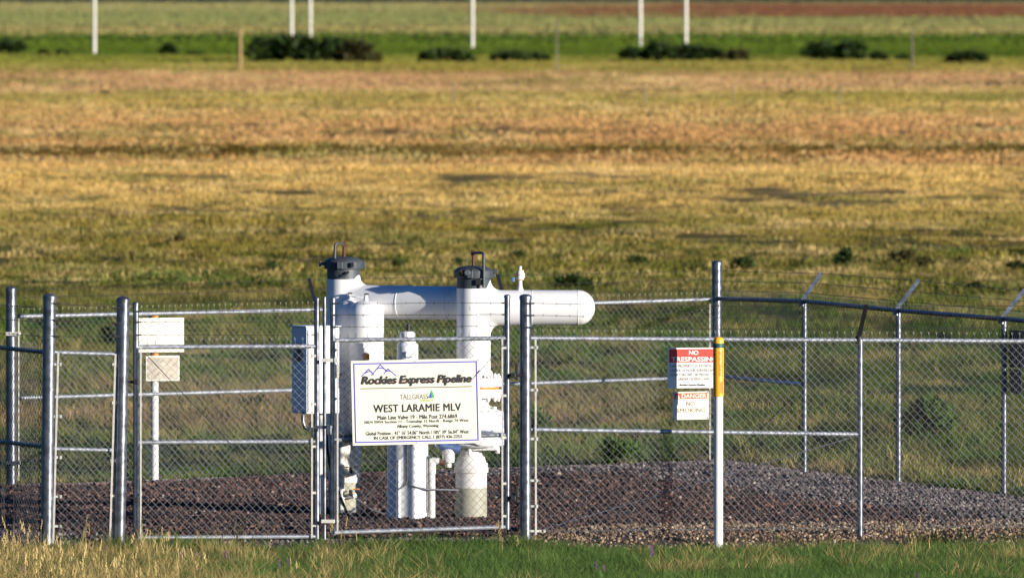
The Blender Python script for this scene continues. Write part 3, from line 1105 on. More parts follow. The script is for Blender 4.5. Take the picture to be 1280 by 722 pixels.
m.lathe(W(25, 497, Db(25)), [(0.0, -0.012), (0.03, -0.012), (0.03, 0.03), (0.021, 0.03)], 14, W(396, 487, Db(396)) - W(25, 497, Db(25)))
m.build('rail_end', M['galvanized'], bk)
m = MB()
chain_mesh(m, ground_pt(23, Db(23)), ground_pt(889, Db(889)), 0.05, zat(395, Db(25)) + 0.03, 0.05, zat(374, Db(888)) + 0.03, off=0.026, r=0.0022)
m.build('mesh', M['wire'], bk)
strap_part(bk, W(23.5, 398, Db(23) - 0.04), W(23.5, 600, Db(23) - 0.04), 0.015)
strap_part(bk, W(887.5, 378, Db(887) - 0.04), W(887.5, 580, Db(887) - 0.04), 0.015)
bands(bk, D_, 0.055, [zat(v, D_.y) for v in (372, 382, 395, 497, 578)])
bands(bk, Cc, 0.055, [zat(v, Cc.y) for v in (350, 360, 374, 386)])
for i, (y0, f_, y1) in enumerate(((362, 0.97, 338), (372, 0.66, 349), (382, 0.33, 360))):
    m = MB()
    P = [W(20, y0, Db(14) - 0.04)]
    for px, py in bpx:
        D0 = Db(px)
        P.append(W(px, py - 1, D0).lerp(W(px - 10, py - 39.5, D0 + 0.15), f_))
    P.append(W(892, y1, Cc.y - 0.04))
    barbed(m, P, 60 + i, 0.004)
    m.build('barbed_wire', M['barb_wire'], bk)

# ---- side gate at the back left
sg = thing('chain_link_gate', (D_ + E_) / 2, 'low galvanized gate rail and bracket left of the back left corner post', 'gate')
za = zat(423, D_.y - 0.3)
g0 = D_ + (E_ - D_) * 0.05
rail_part(sg, (g0.x, g0.y, za), (E_.x, E_.y, za))
rail_part(sg, (g0.x, g0.y, 0.15), (E_.x, E_.y, 0.15))
m = MB()
chain_mesh(m, E_, g0, 0.14, za + 0.02, off=0.026, spikes=False)
m.build('mesh', M['wire'], sg)
for y_ in (417, 578):
    m = MB()
    c = W(16, y_, D_.y - 0.09)
    m.box(c, (0.16, 0.014, 0.038), bev=0.003)
    for dx in (-0.065, 0.065): m.lathe(c + Vector((dx, -0.008, 0)), [(0.011, 0), (0.011, 0.012), (0, 0.013)], 8, (0, -1, 0))
    m.build('hinge', M['sunlit_strap'] if y_ == 417 else M['galvanized'], sg)

# ---- right side fence
rs = thing('chain_link_fence', (Cc + B_) / 2, 'shaded right side chain link fence with outward leaning barbed wire arms', 'fence')
rpx = [(1005.5, 122.9, 376.5, 1027.5, 340.5), (1123, 120.3, 388, 1149, 349.5), (1255, 117.9, 398.5, 1281, 362)]
prev = Cc
rows = [Vector((Cc.x, Cc.y, zat(373, Cc.y)))]
tips = []
for px, D, yt, tx, ty in rpx:
    pp = ground_pt(px, D)
    post_part(rs, pp, zat(yt, D), 0.031, cap=False)
    arm_part(rs, W(px - 3, yt - 1, D), W(tx, ty, D + 0.06))
    tips.append((W(px - 3, yt - 1, D), W(tx, ty, D + 0.06)))
    rows.append(Vector((pp.x, pp.y, zat(yt, D))))
last = rows[-1]
stp = Vector((B_.x, B_.y, 1.83)) - last
for t in (0.37, 0.72):
    q = last + stp * t
    post_part(rs, q, q.z, 0.031, cap=False)
    arm_part(rs, q, q + Vector((0.22, 0.06, 0.30)))
    tips.append((q, q + Vector((0.22, 0.06, 0.30))))
rows.append(Vector((B_.x, B_.y, 1.83)))
for a, b in zip(rows[:-1], rows[1:]):
    rail_part(rs, a, b, 0.024, mat='galvanized')  # top rails in darker steel, shade of this side in the colour
m = MB()
for a, b in zip(rows[:-1], rows[1:]):
    chain_mesh(m, b, a, 0.04, b.z + 0.03, 0.04, a.z + 0.03, off=-0.026, r=0.0022)
m.build('mesh', M['wire'], rs)
rail_part(rs, W(900, 470, Cc.y - 0.1), W(1003, 480, 122.9), 0.021)
m = MB()
m.tube([W(1003, 486, 122.9), W(900, 584, Cc.y - 0.1)], 0.005, 6)
m.build('truss_rod', M['dark_iron_and_shade'], rs)
for i, (f_, y0) in enumerate(((0.97, 338), (0.62, 351), (0.28, 363))):
    m = MB()
    barbed(m, [W(901, y0, Cc.y - 0.03)] + [a.lerp(b, f_) for a, b in tips] + [Vector((B_.x, B_.y, 2.25 - 0.1 * i))], 80 + i, 0.004)
    m.build('barbed_wire', M['barb_wire'], rs)
# the two sign plates on its outside, seen from behind
dr = Vector((0.31, -0.95, 0)).normalized()
nr = Vector((0.95, 0.31, 0))
base3 = ground_pt(1255, 117.9)
for (yt, yb, ln, lab) in ((412, 459, 0.43, 'larger dark sign back, upper of two on the right side fence'), (461, 491, 0.34, 'smaller dark sign back, lower of two on the right side fence')):
    zt_, zb_ = zat(yt, 117.8), zat(yb, 117.8)
    c = base3 + dr * (0.03 + ln / 2) + nr * 0.05
    t = thing('warning_sign', (c.x, c.y, zb_), lab, 'sign')
    m = MB()
    m.box((c.x, c.y, (zt_ + zb_) / 2), (ln, 0.006, zt_ - zb_), (dr, nr, Vector((0, 0, 1))), 0.002)
    m.build('panel', M['sign_back_shade'], t)
    for f_ in (-0.38, 0.38):
        for zz in (zb_ + 0.03, zt_ - 0.03):
            m = MB()
            m.lathe(c + dr * (ln * f_) - nr * 0.003 + Vector((0, 0, zz)), [(0.01, 0), (0.01, 0.01), (0, 0.011)], 8, -nr)
            m.build('bolt', M['galvanized'], t)

# ---- the double gate
def gate_leaf(label, xl, xr, yl, yr, Dl, Dr, top, mid_, bot, strands, rod, tb):
    a, b = W(xl, 500, Dl), W(xr, 500, Dr)
    t = thing('chain_link_gate', (a.x if rod[0] == 'L' else b.x, Dl if rod[0] == 'L' else Dr, 0), label, 'gate', 'leaves of the double front gate')
    for (x_, D_0, y_) in ((xl, Dl, yl), (xr, Dr, yr)):
        p = W(x_, 500, D_0)
        yb_ = bot[0] if x_ == xl else bot[1]
        zt_, zb_ = zat(y_, D_0), zat(yb_, D_0)
        m = MB()
        m.lathe((p.x, p.y, 0), [(0.0, zb_), (0.027, zb_), (0.027, zt_ - 0.03), (0.031, zt_ - 0.03), (0.031, zt_ - 0.012), (0.018, zt_), (0, zt_ + 0.001)], 18)
        m.build('stile', M['galvanized'], t)
    for (y0, y1) in (top, mid_, (bot[0] - 3, bot[1] - 3)):
        m = MB()
        m.tube([W(xl, y0, Dl), W(xr, y1, Dr)], 0.0205, 14)
        m.build('rail', M['lit_rail_steel'], t)
    m = MB()
    chain_mesh(m, W(xl + 4, 500, Dl), W(xr - 4, 500, Dr), zat(bot[0] - 4, Dl), zat(top[0], Dl) + 0.03, zat(bot[1] - 4, Dr), zat(top[1], Dr) + 0.03, off=0.03)
    m.build('mesh', M['wire'], t)
    for x_, D_0, sgn in ((xl, Dl, 1), (xr, Dr, -1)):
        i_ = 0 if sgn > 0 else 1
        strap_part(t, W(x_ + sgn * tb, top[i_], D_0 - 0.05), W(x_ + sgn * tb, bot[i_] - 1, D_0 - 0.05), 0.016)
        clamps(t, W(x_, 500, D_0), sgn, [zat(top[i_] + (bot[i_] - top[i_]) * q, D_0) for q in (0.05, 0.3, 0.52, 0.76, 0.93)], 0.05)
    for i, (y0, y1) in enumerate(strands):
        m = MB()
        barbed(m, [W(xl + 3, y0, Dl - 0.03), W(xr - 3, y1, Dr - 0.03)], 100 + i + int(xl), 0.004)
        for x_, y_, D_0, s_ in ((xl, y0, Dl, 1), (xr, y1, Dr, -1)):
            m.tube([W(x_, y_, D_0 - 0.035), W(x_ + s_ * 7, y_, D_0 - 0.035)], 0.007, 6)
        m.build('barbed_wire', M['barb_wire'], t)
    m = MB()
    D_0 = (Dl + Dr) / 2 - 0.02
    m.tube([W(*rod[1], D_0), W(*rod[2], D_0)], 0.004, 6)
    e1 = W(*rod[2], D_0 - 0.02)
    e0 = e1.lerp(W(*rod[1], D_0 - 0.02), 0.035)
    m.tube([e1, e0], 0.014, 8)
    m.build('truss_rod', M['dark_iron_and_shade'] if rod[0] == 'L' else M['cable'], t)
    return t


gl = gate_leaf('left leaf of the double gate, empty chain link without a sign', 170, 396, 377, 371, 107.25, 107.65, (433.5, 432.5), (552.5, 551.5), (674.5, 673), ((389, 388), (402.5, 402), (418.5, 418)),
               ('L', (180, 440), (388, 660)), 6)
gr = gate_leaf('right leaf of the double gate, carrying the big station sign', 416, 634, 371, 368, 107.65, 107.95, (425, 422.5), (549.5, 543), (668, 661), ((379, 378.5), (393.5, 393), (408.5, 407.5)),
               ('R', (630, 430), (437, 642)), 6)
# drop rod, latch and hinges
m = MB()
m.tube([W(405.5, 371, 107.62), W(405.5, 674, 107.62)], 0.018, 12)
m.build('drop_rod', M['galvanized'], gl)
m = MB()
m.box(W(410, 651, 107.56), (0.13, 0.014, 0.035), bev=0.003)
m.build('latch', M['sunlit_strap'], gr)
m = MB()
m.box(W(410, 450, 107.56), (0.13, 0.014, 0.035), bev=0.003)
m.box(W(420, 450, 107.55), (0.035, 0.012, 0.05), bev=0.003)
m.build('latch', M['sunlit_strap'], gr)
m = MB()
m.box(W(404, 533.5, 107.52), (0.17, 0.02, 0.03), bev=0.003)
m.box(W(411, 537, 107.50), (0.05, 0.04, 0.09), bev=0.006)
m.build('gate_latch', M['galvanized'], gl)
for x0_, x1_, ys_, g_, D0 in ((152, 170, (477, 625), gl, 107.2), (634, 655, (469, 622), gr, 107.93)):
    for y_ in ys_:
        m = MB()
        c0, c1 = W(x0_, y_, D0 - 0.03), W(x1_, y_, D0 - 0.03)
        m.tube([c0, c1], 0.013, 8)
        hc = c1 if g_ is gl else c0.lerp(c1, 0.35)
        m.box(hc, (0.05, 0.07, 0.045), bev=0.006)
        if g_ is gr:
            m.box(W(646, y_ - 4, D0 - 0.02), (0.03, 0.03, 0.15), bev=0.005)
        m.build('hinge', M['dark_iron_and_shade'], g_)

# ------------------------------------------------------------------ lettering
_tcache = {}


def text_mesh(body, shear=0.0, offset=0.0, spacing=1.0):
    key = (body, shear, offset, spacing)
    if key in _tcache: return _tcache[key]
    cu = bpy.data.curves.new('lettering', 'FONT')
    cu.body = body
    cu.size = 1.0
    cu.shear = shear
    cu.offset = offset
    cu.space_character = spacing
    cu.resolution_u = 3
    ob = bpy.data.objects.new('lettering', cu)
    C.objects.link(ob)
    dg = bpy.context.evaluated_depsgraph_get()
    dg.update()
    me = bpy.data.meshes.new_from_object(ob.evaluated_get(dg))
    vs = [v.co.copy() for v in me.vertices]
    fs = [tuple(p.vertices) for p in me.polygons]
    bpy.data.objects.remove(ob)
    bpy.data.curves.remove(cu)
    bpy.data.meshes.remove(me)
    _tcache[key] = (vs, fs)
    return vs, fs


class Board:
    """a flat sign: (u, v) in photo px right/down from its top left corner"""
    def __init__(s, o, right, down, scale):
        s.o, s.r, s.d, s.k = Vector(o), Vector(right).normalized(), Vector(down).normalized(), scale
        s.n = s.d.cross(s.r).normalized()
        if s.n.y > 0: s.n = -s.n

    def at(s, u, v, lift=0.0):
        return s.o + s.r * (u * s.k) + s.d * (v * s.k) + s.n * lift

    def rect(s, mb, u0, v0, u1, v1, lift, th=0.0):
        if th:
            c = s.at((u0 + u1) / 2, (v0 + v1) / 2, lift - th / 2)
            mb.box(c, ((u1 - u0) * s.k, (v1 - v0) * s.k, th), (s.r, s.d, s.n), min(0.0015, th * 0.3))
        else:
            mb.add([s.at(u0, v0, lift), s.at(u0, v1, lift), s.at(u1, v1, lift), s.at(u1, v0, lift)], [(0, 1, 2, 3)])

    def poly(s, mb, pts, lift):
        mb.add([s.at(u, v, lift) for u, v in pts], [tuple(range(len(pts)))])

    def stroke(s, mb, pts, wd, lift):
        for (a, b), (c, d) in zip(pts[:-1], pts[1:]):
            L = math.hypot(c - a, d - b)
            nx, ny = -(d - b) / L * wd / 2, (c - a) / L * wd / 2
            ex, ey = (c - a) / L * wd * 0.4, (d - b) / L * wd * 0.4
            s.poly(mb, [(a + nx - ex, b + ny - ey), (a - nx - ex, b - ny - ey), (c - nx + ex, d - ny + ey), (c + nx + ex, d + ny + ey)], lift)

    def text(s, mb, body, u0, v0, u1, v1, lift, shear=0.0, offset=0.0, spacing=1.0, rot=False):
        if offset > 0:      # heavier weight: shifted copies, each a hair prouder
            q = offset * (v1 - v0) * 1.5
            for k, (du, dv) in enumerate(((-q, 0), (q, 0), (0, -q * 0.6), (0, q * 0.6), (0, 0))):
                s.text(mb, body, u0 + q + du, v0 + q * 0.6 + dv, u1 - q + du, v1 - q * 0.6 + dv, lift + k * 0.0004, shear, 0.0, spacing, rot)
            return
        vs, fs = text_mesh(body, shear, 0.0, spacing)
        x0, x1 = min(v.x for v in vs), max(v.x for v in vs)
        y0, y1 = min(v.y for v in vs), max(v.y for v in vs)
        out = []
        for v in vs:
            a, b = (v.x - x0) / (x1 - x0), (v.y - y0) / (y1 - y0)
            if rot: out.append(s.at(u0 + (u1 - u0) * (1 - b) if rot == 'cw' else u0 + (u1 - u0) * (1 - b), v1 - (v1 - v0) * a, lift))
            else: out.append(s.at(u0 + (u1 - u0) * a, v1 - (v1 - v0) * b, lift))
        mb.add(out, fs)


# ---- big station sign on the right gate leaf
Dl = 107.62
tl, tr, bl_ = W(438.5, 450.5, Dl), W(599, 447.3, Dl + 0.22), W(441, 554.5, Dl)
sgn = thing('station_sign', (tl + tr) / 2 + (bl_ - tl), 'big cream sign with blue border naming the pipeline station, wired to the gate', 'sign')
KS = (tr - tl).length / 160.0
tl = tl + Vector((0.0, -0.05, 0))
bd = Board(tl, tr - (tl - Vector((0, -0.05, 0))), bl_ + Vector((0, -0.05, 0)) - tl, KS)
m = MB(); bd.rect(m, 0, 0, 160, 104, 0, 0.006); m.build('panel', M['sign_white'], sgn)
m = MB()
for (a, b, c, d) in ((3.0, 3.2, 157, 4.7), (3.0, 99.3, 157, 100.8), (3.0, 4.7, 4.5, 99.3), (155.5, 4.7, 157, 99.3)): bd.rect(m, a, b, c, d, 0.002)
m.build('border', M['sign_blue'], sgn)
m = MB()
for pts in ([(13, 19), (22, 10.5), (28, 17.5)], [(17.5, 15.5), (21.5, 13.4), (25.5, 13.6)], [(25.5, 18), (36.5, 5.5), (44.8, 13.8)], [(32, 10.8), (36, 9.2), (40.5, 10.2)],
            [(41, 16.5), (46, 10.8), (56, 19.5)], [(42.5, 12.5), (46, 13.2), (49.5, 13.4)]):
    bd.stroke(m, pts, 1.1, 0.0022)
m.build('mountain_logo', M['sign_blue'], sgn)
m = MB(); bd.rect(m, 12, 25.9, 150, 27.2, 0.0016); m.build('red_line', M['sign_pale_red'], sgn)
m = MB()
bd.text(m, 'Rockies Express Pipeline', 11.5, 19.0, 150.5, 32.6, 0.0026, 0.22, 0.052, 0.92)
m.build('title_lettering', M['ink'], sgn)
m = MB(); bd.rect(m, 11, 33.8, 150, 35.0, 0.002); m.build('underline', M['ink_brown'], sgn)
m = MB(); bd.text(m, 'TALLGRASS', 60, 42.5, 95, 48.5, 0.0022, 0, -0.004); m.build('company_lettering', M['ink_grey'], sgn)
m = MB()
m.cur = 0
bd.poly(m, [(96, 47.5), (97.5, 42.5), (98.6, 40.2), (98.6, 47.5)], 0.0022)
bd.poly(m, [(94.2, 47.5), (95.4, 44), (95.6, 47.5)], 0.0022)
m.cur = 1
bd.poly(m, [(99, 47.5), (98.6, 37.5), (100.5, 39), (102.3, 43.5), (102.6, 47.5)], 0.0024)
m.build('leaf_logo', [M['sign_blue'], M['sign_green']], sgn)
m = MB(); bd.text(m, 'ENERGY', 85.5, 48.9, 102, 51.6, 0.0022, 0, 0.015, 1.1); m.build('energy_lettering', M['sign_lime'], sgn)
m = MB()
bd.text(m, 'WEST LARAMIE MLV', 26.5, 54.3, 136, 64.0, 0.0024, 0, 0.026, 1.06)
bd.text(m, 'Main Line Valve 19 - Mile Post 274.6869', 31.5, 67.6, 131, 72.8, 0.0024, 0, 0.02, 1.02)
bd.text(m, 'NE/4 SW/4 Section 11 - Township 15 North - Range 74 West', 15.5, 73.8, 145, 78.4, 0.0024, 0, 0.012, 1.05)
bd.text(m, 'Albany County, Wyoming', 55.5, 79.4, 107.5, 84.2, 0.0024, 0, 0.014)
bd.text(m, 'Global Position - 41\u00b0 16\u2019 54.06\u201d North / 105\u00b0 39\u2019 56.04\u201d West', 16.5, 87.0, 145, 91.8, 0.0024, 0, 0.012, 1.04)
bd.text(m, 'IN CASE OF EMERGENCY CALL 1 (877) 436-2253', 26.5, 93.2, 136, 98.4, 0.0024, 0, 0.016)
m.build('lettering', M['ink'], sgn)
for u, v in ((2, 2), (80, 2), (158, 2), (2, 102), (80, 102), (158, 102)):
    m = MB()
    m.lathe(bd.at(u, v, 0), [(0.006, 0), (0.006, 0.003), (0, 0.005)], 8, bd.n)
    m.build('bolt', M['galvanized'], sgn)

# ---- no trespassing and danger signs on the front fence
fdir = (p1075 - p657).normalized()
Dn = Df(838) - 0.07
tl = W(834.5, 434.6, Dn)
k_ = Dn / F
t = thing('warning_sign', tl + Vector((0.26, 0.06, -0.39)), 'white no trespassing sign with red heading, on the front fence beside the yellow marker', 'sign')
bd = Board(tl, fdir, (0, 0, -1), k_ * 1.03)
m = MB(); bd.rect(m, 0, 0, 66, 49, 0, 0.005); m.build('panel', M['sign_white_cool'], t)
m = MB(); bd.rect(m, 2, 1.5, 64, 17.8, 0.002); m.build('red_heading', M['sign_red'], t)
m = MB()
bd.text(m, 'NO', 26.5, 3.2, 38.5, 8.7, 0.0035, 0, 0.04)
bd.text(m, 'TRESPASSING', 4.5, 11, 62, 16.8, 0.0035, 0, 0.04)
m.build('heading_lettering', M['sign_white_cool'], t)
m = MB()
bd.text(m, 'THIS PROPERTY IS PATROLLED', 2.5, 20.4, 62.5, 23.8, 0.003)
bd.text(m, 'UNDER 24-HOUR SURVEILLANCE', 3.5, 25.6, 63, 29, 0.003)
bd.text(m, 'VIOLATORS WILL BE PROSECUTED', 2.5, 31, 63.5, 34.4, 0.003)
bd.text(m, 'UNDER FEDERAL LAW', 13.5, 36.2, 52, 39.6, 0.003)
m.build('lettering', M['ink_grey'], t)
m = MB()
bd.text(m, 'Rockies Express Pipeline', 15, 43.6, 47, 47, 0.003, 0.22, 0.02)
m.build('company_lettering', M['ink'], t)
m = MB(); bd.stroke(m, [(19, 43), (22, 41.4), (24, 42.6), (26, 41), (28, 42.6)], 0.5, 0.003); m.build('mountain_logo', M['sign_blue'], t)
tl = W(840.8, 489.6, Dn)
t = thing('danger_sign', tl + Vector((0.18, 0.06, -0.28)), 'white danger no smoking sign with orange red heading, below the no trespassing sign', 'sign')
bd = Board(tl, fdir + Vector((0, 0, 0.012)), (0, 0, -1), k_ * 1.03)
m = MB(); bd.rect(m, 0, 0, 45, 34, 0, 0.005); m.build('panel', M['sign_cream'], t)
m = MB(); bd.rect(m, 2, 1.6, 43, 8.6, 0.002); m.build('red_heading', M['sign_orange_red'], t)
m = MB()
bd.text(m, 'DANGER', 11, 2.6, 42, 7.8, 0.0035, 0, 0.035)
bd.poly(m, [(6.4, 2.2), (3.4, 8.0), (9.4, 8.0)], 0.003)
m.build('heading_lettering', M['sign_cream'], t)
m = MB(); bd.rect(m, 6.15, 4.0, 6.65, 6.3, 0.0042); bd.rect(m, 6.15, 6.7, 6.65, 7.3, 0.0042); m.build('warning_symbol', M['sign_orange_red'], t)
m = MB()
bd.text(m, 'NO', 17, 12.2, 27.5, 17.0, 0.003)
bd.text(m, 'SMOKING', 5, 20, 41, 25.2, 0.003, 0, 0, 1.05)
m.build('lettering', M['ink_brown'], t)
for u, v in ((1.4, 1.4), (43.6, 1.4), (1.4, 32.6), (43.6, 32.6)):
    m = MB()
    m.lathe(bd.at(u, v, 0), [(0.006, 0), (0.006, 0.003), (0, 0.005)], 8, bd.n)
    m.build('bolt', M['dark_iron_and_shade'], t)

# ---- yellow topped pipeline marker
Dm = Df(897) - 0.50
pm = W(898, 500, Dm); pm.z = -0.13
t = thing('marker_post', pm, 'white round marker post with yellow top and green band, in front of the fence', 'marker post')
zt_, zg0, zg1, zy = zat(420.5, Dm), zat(428.8, Dm), zat(434.5, Dm), zat(495, Dm)
rm = 0.051
m = MB(); m.lathe((pm.x, pm.y, 0), [(rm * 0.86, -0.3), (rm * 0.86, zy)], 28); m.build('post', M['old_white'], t)
m = MB()
m.lathe((pm.x, pm.y, 0), [(rm * 0.86, zy), (rm, zy), (rm, zt_ - 0.045), (rm * 0.92, zt_ - 0.025), (rm * 0.7, zt_ - 0.009), (rm * 0.35, zt_ - 0.001), (0, zt_)], 28)
m.build('yellow_cap', M['yellow'], t)
m = MB(); m.lathe((pm.x, pm.y, 0), [(rm, zg1), (rm + 0.001, zg1), (rm + 0.001, zg0), (rm, zg0)], 28); m.build('green_band', M['green_band'], t)
m = MB()


def wrap(pts_uv, fs, mbx, r_):
    mbx.add([Vector((pm.x + r_ * math.sin(u), pm.y - r_ * math.cos(u), z)) for u, z in pts_uv], fs)


def wrap_text(body, a0, a1, z0, z1, off=0.02):
    vs, fs = text_mesh(body, 0, 0.0, 1.0)
    x0, x1 = min(v.x for v in vs), max(v.x for v in vs)
    y0, y1 = min(v.y for v in vs), max(v.y for v in vs)
    wrap([(a1 - (a1 - a0) * (v.y - y0) / (y1 - y0), z0 + (z1 - z0) * (v.x - x0) / (x1 - x0)) for v in vs], fs, m, rm + 0.0012)


def wrap_rect(a0, a1, z0, z1):
    wrap([(a0, z0), (a1, z0), (a1, z1), (a0, z1)], [(0, 1, 2, 3)], m, rm + 0.0012)


zb0, zb1 = zat(470, Dm), zat(437.5, Dm)
wrap_text('PIPELINE', 0.22, 0.62, zb0 + 0.012, zb1 - 0.012, 0.03)
for a0, a1, z0, z1 in ((0.08, 0.13, zb0, zb1), (0.78, 0.84, zb0, zb1), (0.13, 0.78, zb0, zb0 + 0.004), (0.13, 0.78, zb1 - 0.004, zb1)): wrap_rect(a0, a1, z0, z1)
for k in range(5): wrap_rect(0.30 + k * 0.13, 0.35 + k * 0.13, zat(492 - k % 3, Dm), zat(475 + 2 * (k % 2), Dm))
for k in range(9):
    z0 = zat(492 - k * 6, Dm)
    wrap_rect(-1.15, -1.05 + 0.1 * (k % 3), z0, z0 + 0.018)
m.build('lettering', M['ink'], t)

# ------------------------------------------------------------------ white valve piping
hd = R(-38)
hdir = Vector((math.cos(hd), math.sin(hd), 0))
DL, DR = 113.15, 112.45
pl = W(429.6, 500, DL); pl.z = 0
pr = W(592.0, 500, DR); pr.z = 0
hdir = (pr - pl).normalized()
zh = 2.118
RP = 0.168
va = thing('valve_piping', (pl + pr) / 2, 'white U shaped pipe with two risers, grey caps and a round ended crosspipe', 'pipework')


def branch(mb, o, d, L0, r, rf=0.10, n=40, ext=0.0):
    """cross pipe leaving a riser: the neck swells above and below into a smooth saddle"""
    d = Vector(d)
    side = d.cross(Vector((0, 0, 1)))
    ss = [-0.3] + [1 - math.cos(t) for t in np.linspace(0.0, math.pi / 2, 10)] + [None]
    rings = []
    for e in ss:
        ring = []
        for k in range(n):
            a = 2 * math.pi * k / n
            ca, sa = math.cos(a), math.sin(a)
            ec = 1.0 if e is None else max(0.0, min(1.0, e))
            f_ = rf * (1 - math.sqrt(max(0, 1 - (1 - ec) ** 2)))
            s0 = math.sqrt(max(0.0, RP * RP - (ca * r * 0.98) ** 2))
            s_ = L0 if e is None else s0 + e * rf
            ring.append(o + d * s_ + side * (ca * r * 0.98) + Vector((0, 0, sa * (r + f_ * abs(sa) ** 2.0))))
        rings.append(ring)
    vs = [v for g in rings for v in g]
    fs = [(i * n + k, i * n + (k + 1) % n, (i + 1) * n + (k + 1) % n, (i + 1) * n + k) for i in range(len(ss) - 1) for k in range(n)]
    mb.add(vs, fs, True)


hdir = (pr + Vector((0, 0.10, 0)) - pl).normalized()
span = (pr + Vector((0, 0.10, 0)) - pl).length
m = MB()
o = Vector((pl.x, pl.y, zh))
branch(m, o, hdir, span / 2 + 0.02, RP)
m2o = Vector((pr.x, pr.y, 2.08))
m.tube([o + hdir * (span / 2), Vector((pr.x, pr.y + 0.10, zh)) + hdir * 0.05], RP * 0.985, 40, False)
for s_ in (0.52, 0.98):   # weld seams
    m.lathe(o + hdir * (s_ * span * 0.8 + 0.05), [(RP * 0.984, -0.006), (RP * 1.006, -0.002), (RP * 1.006, 0.002), (RP * 0.984, 0.006)], 40, hdir)
m.build('cross_pipe', M['white_paint'], va)
m = MB()
hdir = Vector((math.cos(R(-2)), math.sin(R(-2)), 0))
RT = RP * 1.03
branch(m, m2o, hdir, 0.55, RT)
tl_ = ((740 - 592) / F * 111.6) / hdir.x
cyl = tl_ - RP * 0.75
m.tube([m2o + hdir * 0.55, m2o + hdir * cyl], RT, 40, False)
m.lathe(m2o + hdir * cyl, [(RT * math.cos(a), RT * 0.95 * math.sin(a)) for a in np.linspace(0, math.pi / 2, 12)], 40, hdir)
for s_ in (0.58, cyl):
    m.lathe(m2o + hdir * s_, [(RT * 0.99, -0.007), (RT * 1.012, -0.002), (RT * 1.012, 0.002), (RT * 0.99, 0.007)], 40, hdir)
m.build('capped_pipe', M['white_paint'], va)


def riser(p, D, ytop, ybot):
    m = MB()
    z1, z0 = zat(ytop, D), zat(ybot, D)
    m.lathe((p.x, p.y, 0), [(RP, z0), (RP, zh - 0.42), (RP * 1.015, zh - 0.40), (RP, zh - 0.38), (RP, z1)], 44)
    return m.build('riser', M['white_paint'], va), z1


rl, zl1 = riser(pl, DL, 348.5, 556)
rr_, zr1_ = riser(pr, DR, 360, 474)


def closure(p, z1, hinge_dir, name='closure'):
    m = MB()
    r = RP * 0.985
    m.lathe((p.x, p.y, z1), [(r, 0), (r * 1.0, 0.10), (r * 1.15, 0.10), (r * 1.17, 0.112), (r * 1.17, 0.172), (r * 1.12, 0.182), (r * 0.95, 0.200), (r * 0.7, 0.214), (r * 0.3, 0.222), (0, 0.223)], 44)
    for k in range(3):
        a = R(20 + 120 * k)
        m.box((p.x + r * 1.2 * math.cos(a), p.y + r * 1.2 * math.sin(a), z1 + 0.14), (0.06, 0.06, 0.07), bev=0.006)
    return m.build(name, M['grey_iron'], va)


cl1 = closure(pl, zl1, -1)
m = MB(); m.box(W(404.5, 329.5, DL - 0.03), (0.085, 0.06, 0.032), bev=0.006); m.tube([W(400, 326.5, DL - 0.03), W(400, 333, DL - 0.03)], 0.012, 8); m.build('hinge', M['grey_iron'], cl1)
m = MB(); m.tube([W(430, 322, DL), W(430, 303, DL)], 0.016, 10); m.box(W(430, 305, DL), (0.05, 0.05, 0.05), bev=0.004); m.build('davit_post', M['rust'], cl1)
m = MB()
P0 = [W(418.6, 350, DL - 0.17), W(418.6, 308, DL - 0.10), W(419.3, 305.2, DL - 0.09), W(421.5, 304.3, DL - 0.08), W(428, 304.3, DL - 0.02)]
m.tube([W(418.6, 323, DL - 0.12), *P0[1:]], 0.013, 10); m.build('davit_arm', M['grey_iron'], cl1)
m = MB(); m.box(W(440.5, 330.8, DL - RP - 0.035), (0.034, 0.03, 0.05), bev=0.003); m.build('clamp_lug', M['dark_iron_and_shade'], cl1)
m = MB()
m.tube([W(x_, y_, DL - RP - 0.03) for x_, y_ in ((419.5, 327), (421, 335), (424, 341), (428.5, 345.5), (432, 344), (434.5, 340.5))], 0.006, 6)
m.tube([W(431, 343, DL - RP - 0.025), W(436, 339.5, DL - RP - 0.025)], 0.012, 8)
m.build('bleed_chain', M['dark_iron_and_shade'], cl1)
cl2 = closure(pr, zr1_, 1)
m = MB(); m.tube([W(591.5, 332, DR), W(591.5, 314, DR)], 0.014, 10); m.box(W(591.5, 315.5, DR), (0.045, 0.05, 0.055), bev=0.004); m.build('davit_post', M['rust'], cl2)
m = MB()
m.tube([W(593, 316, DR - 0.03), W(602, 316, DR - 0.14), W(604, 317, DR - 0.17), W(604.6, 319.5, DR - 0.18), W(604.6, 359, DR - 0.2)], 0.014, 10)
m.build('davit_arm', M['grey_iron'], cl2)
m = MB()
m.box(W(599.5, 352.5, DR - 0.17), (0.085, 0.05, 0.055), bev=0.004)
m.box(W(582.5, 341.5, DR - 0.165), (0.15, 0.08, 0.085), bev=0.012)
m.build('clamp_bracket', M['dark_iron_and_shade'], cl2)
m = MB(); m.lathe(W(583.5, 341, DR - 0.2), [(0.034, 0), (0.034, 0.035), (0.024, 0.042), (0, 0.042)], 6, (0.1, -1, 0.1)); m.build('clamp_nut', M['grey_iron'], cl2)
m = MB()
for x_ in (577.3, 589.6): m.box(W(x_, 341, DR - 0.207), (0.014, 0.012, 0.034))
m.build('clamp_stud', M['orange'], cl2)
m = MB(); m.box(W(619, 339, DR), (0.05, 0.05, 0.035), bev=0.005); m.build('hinge', M['grey_iron'], cl2)

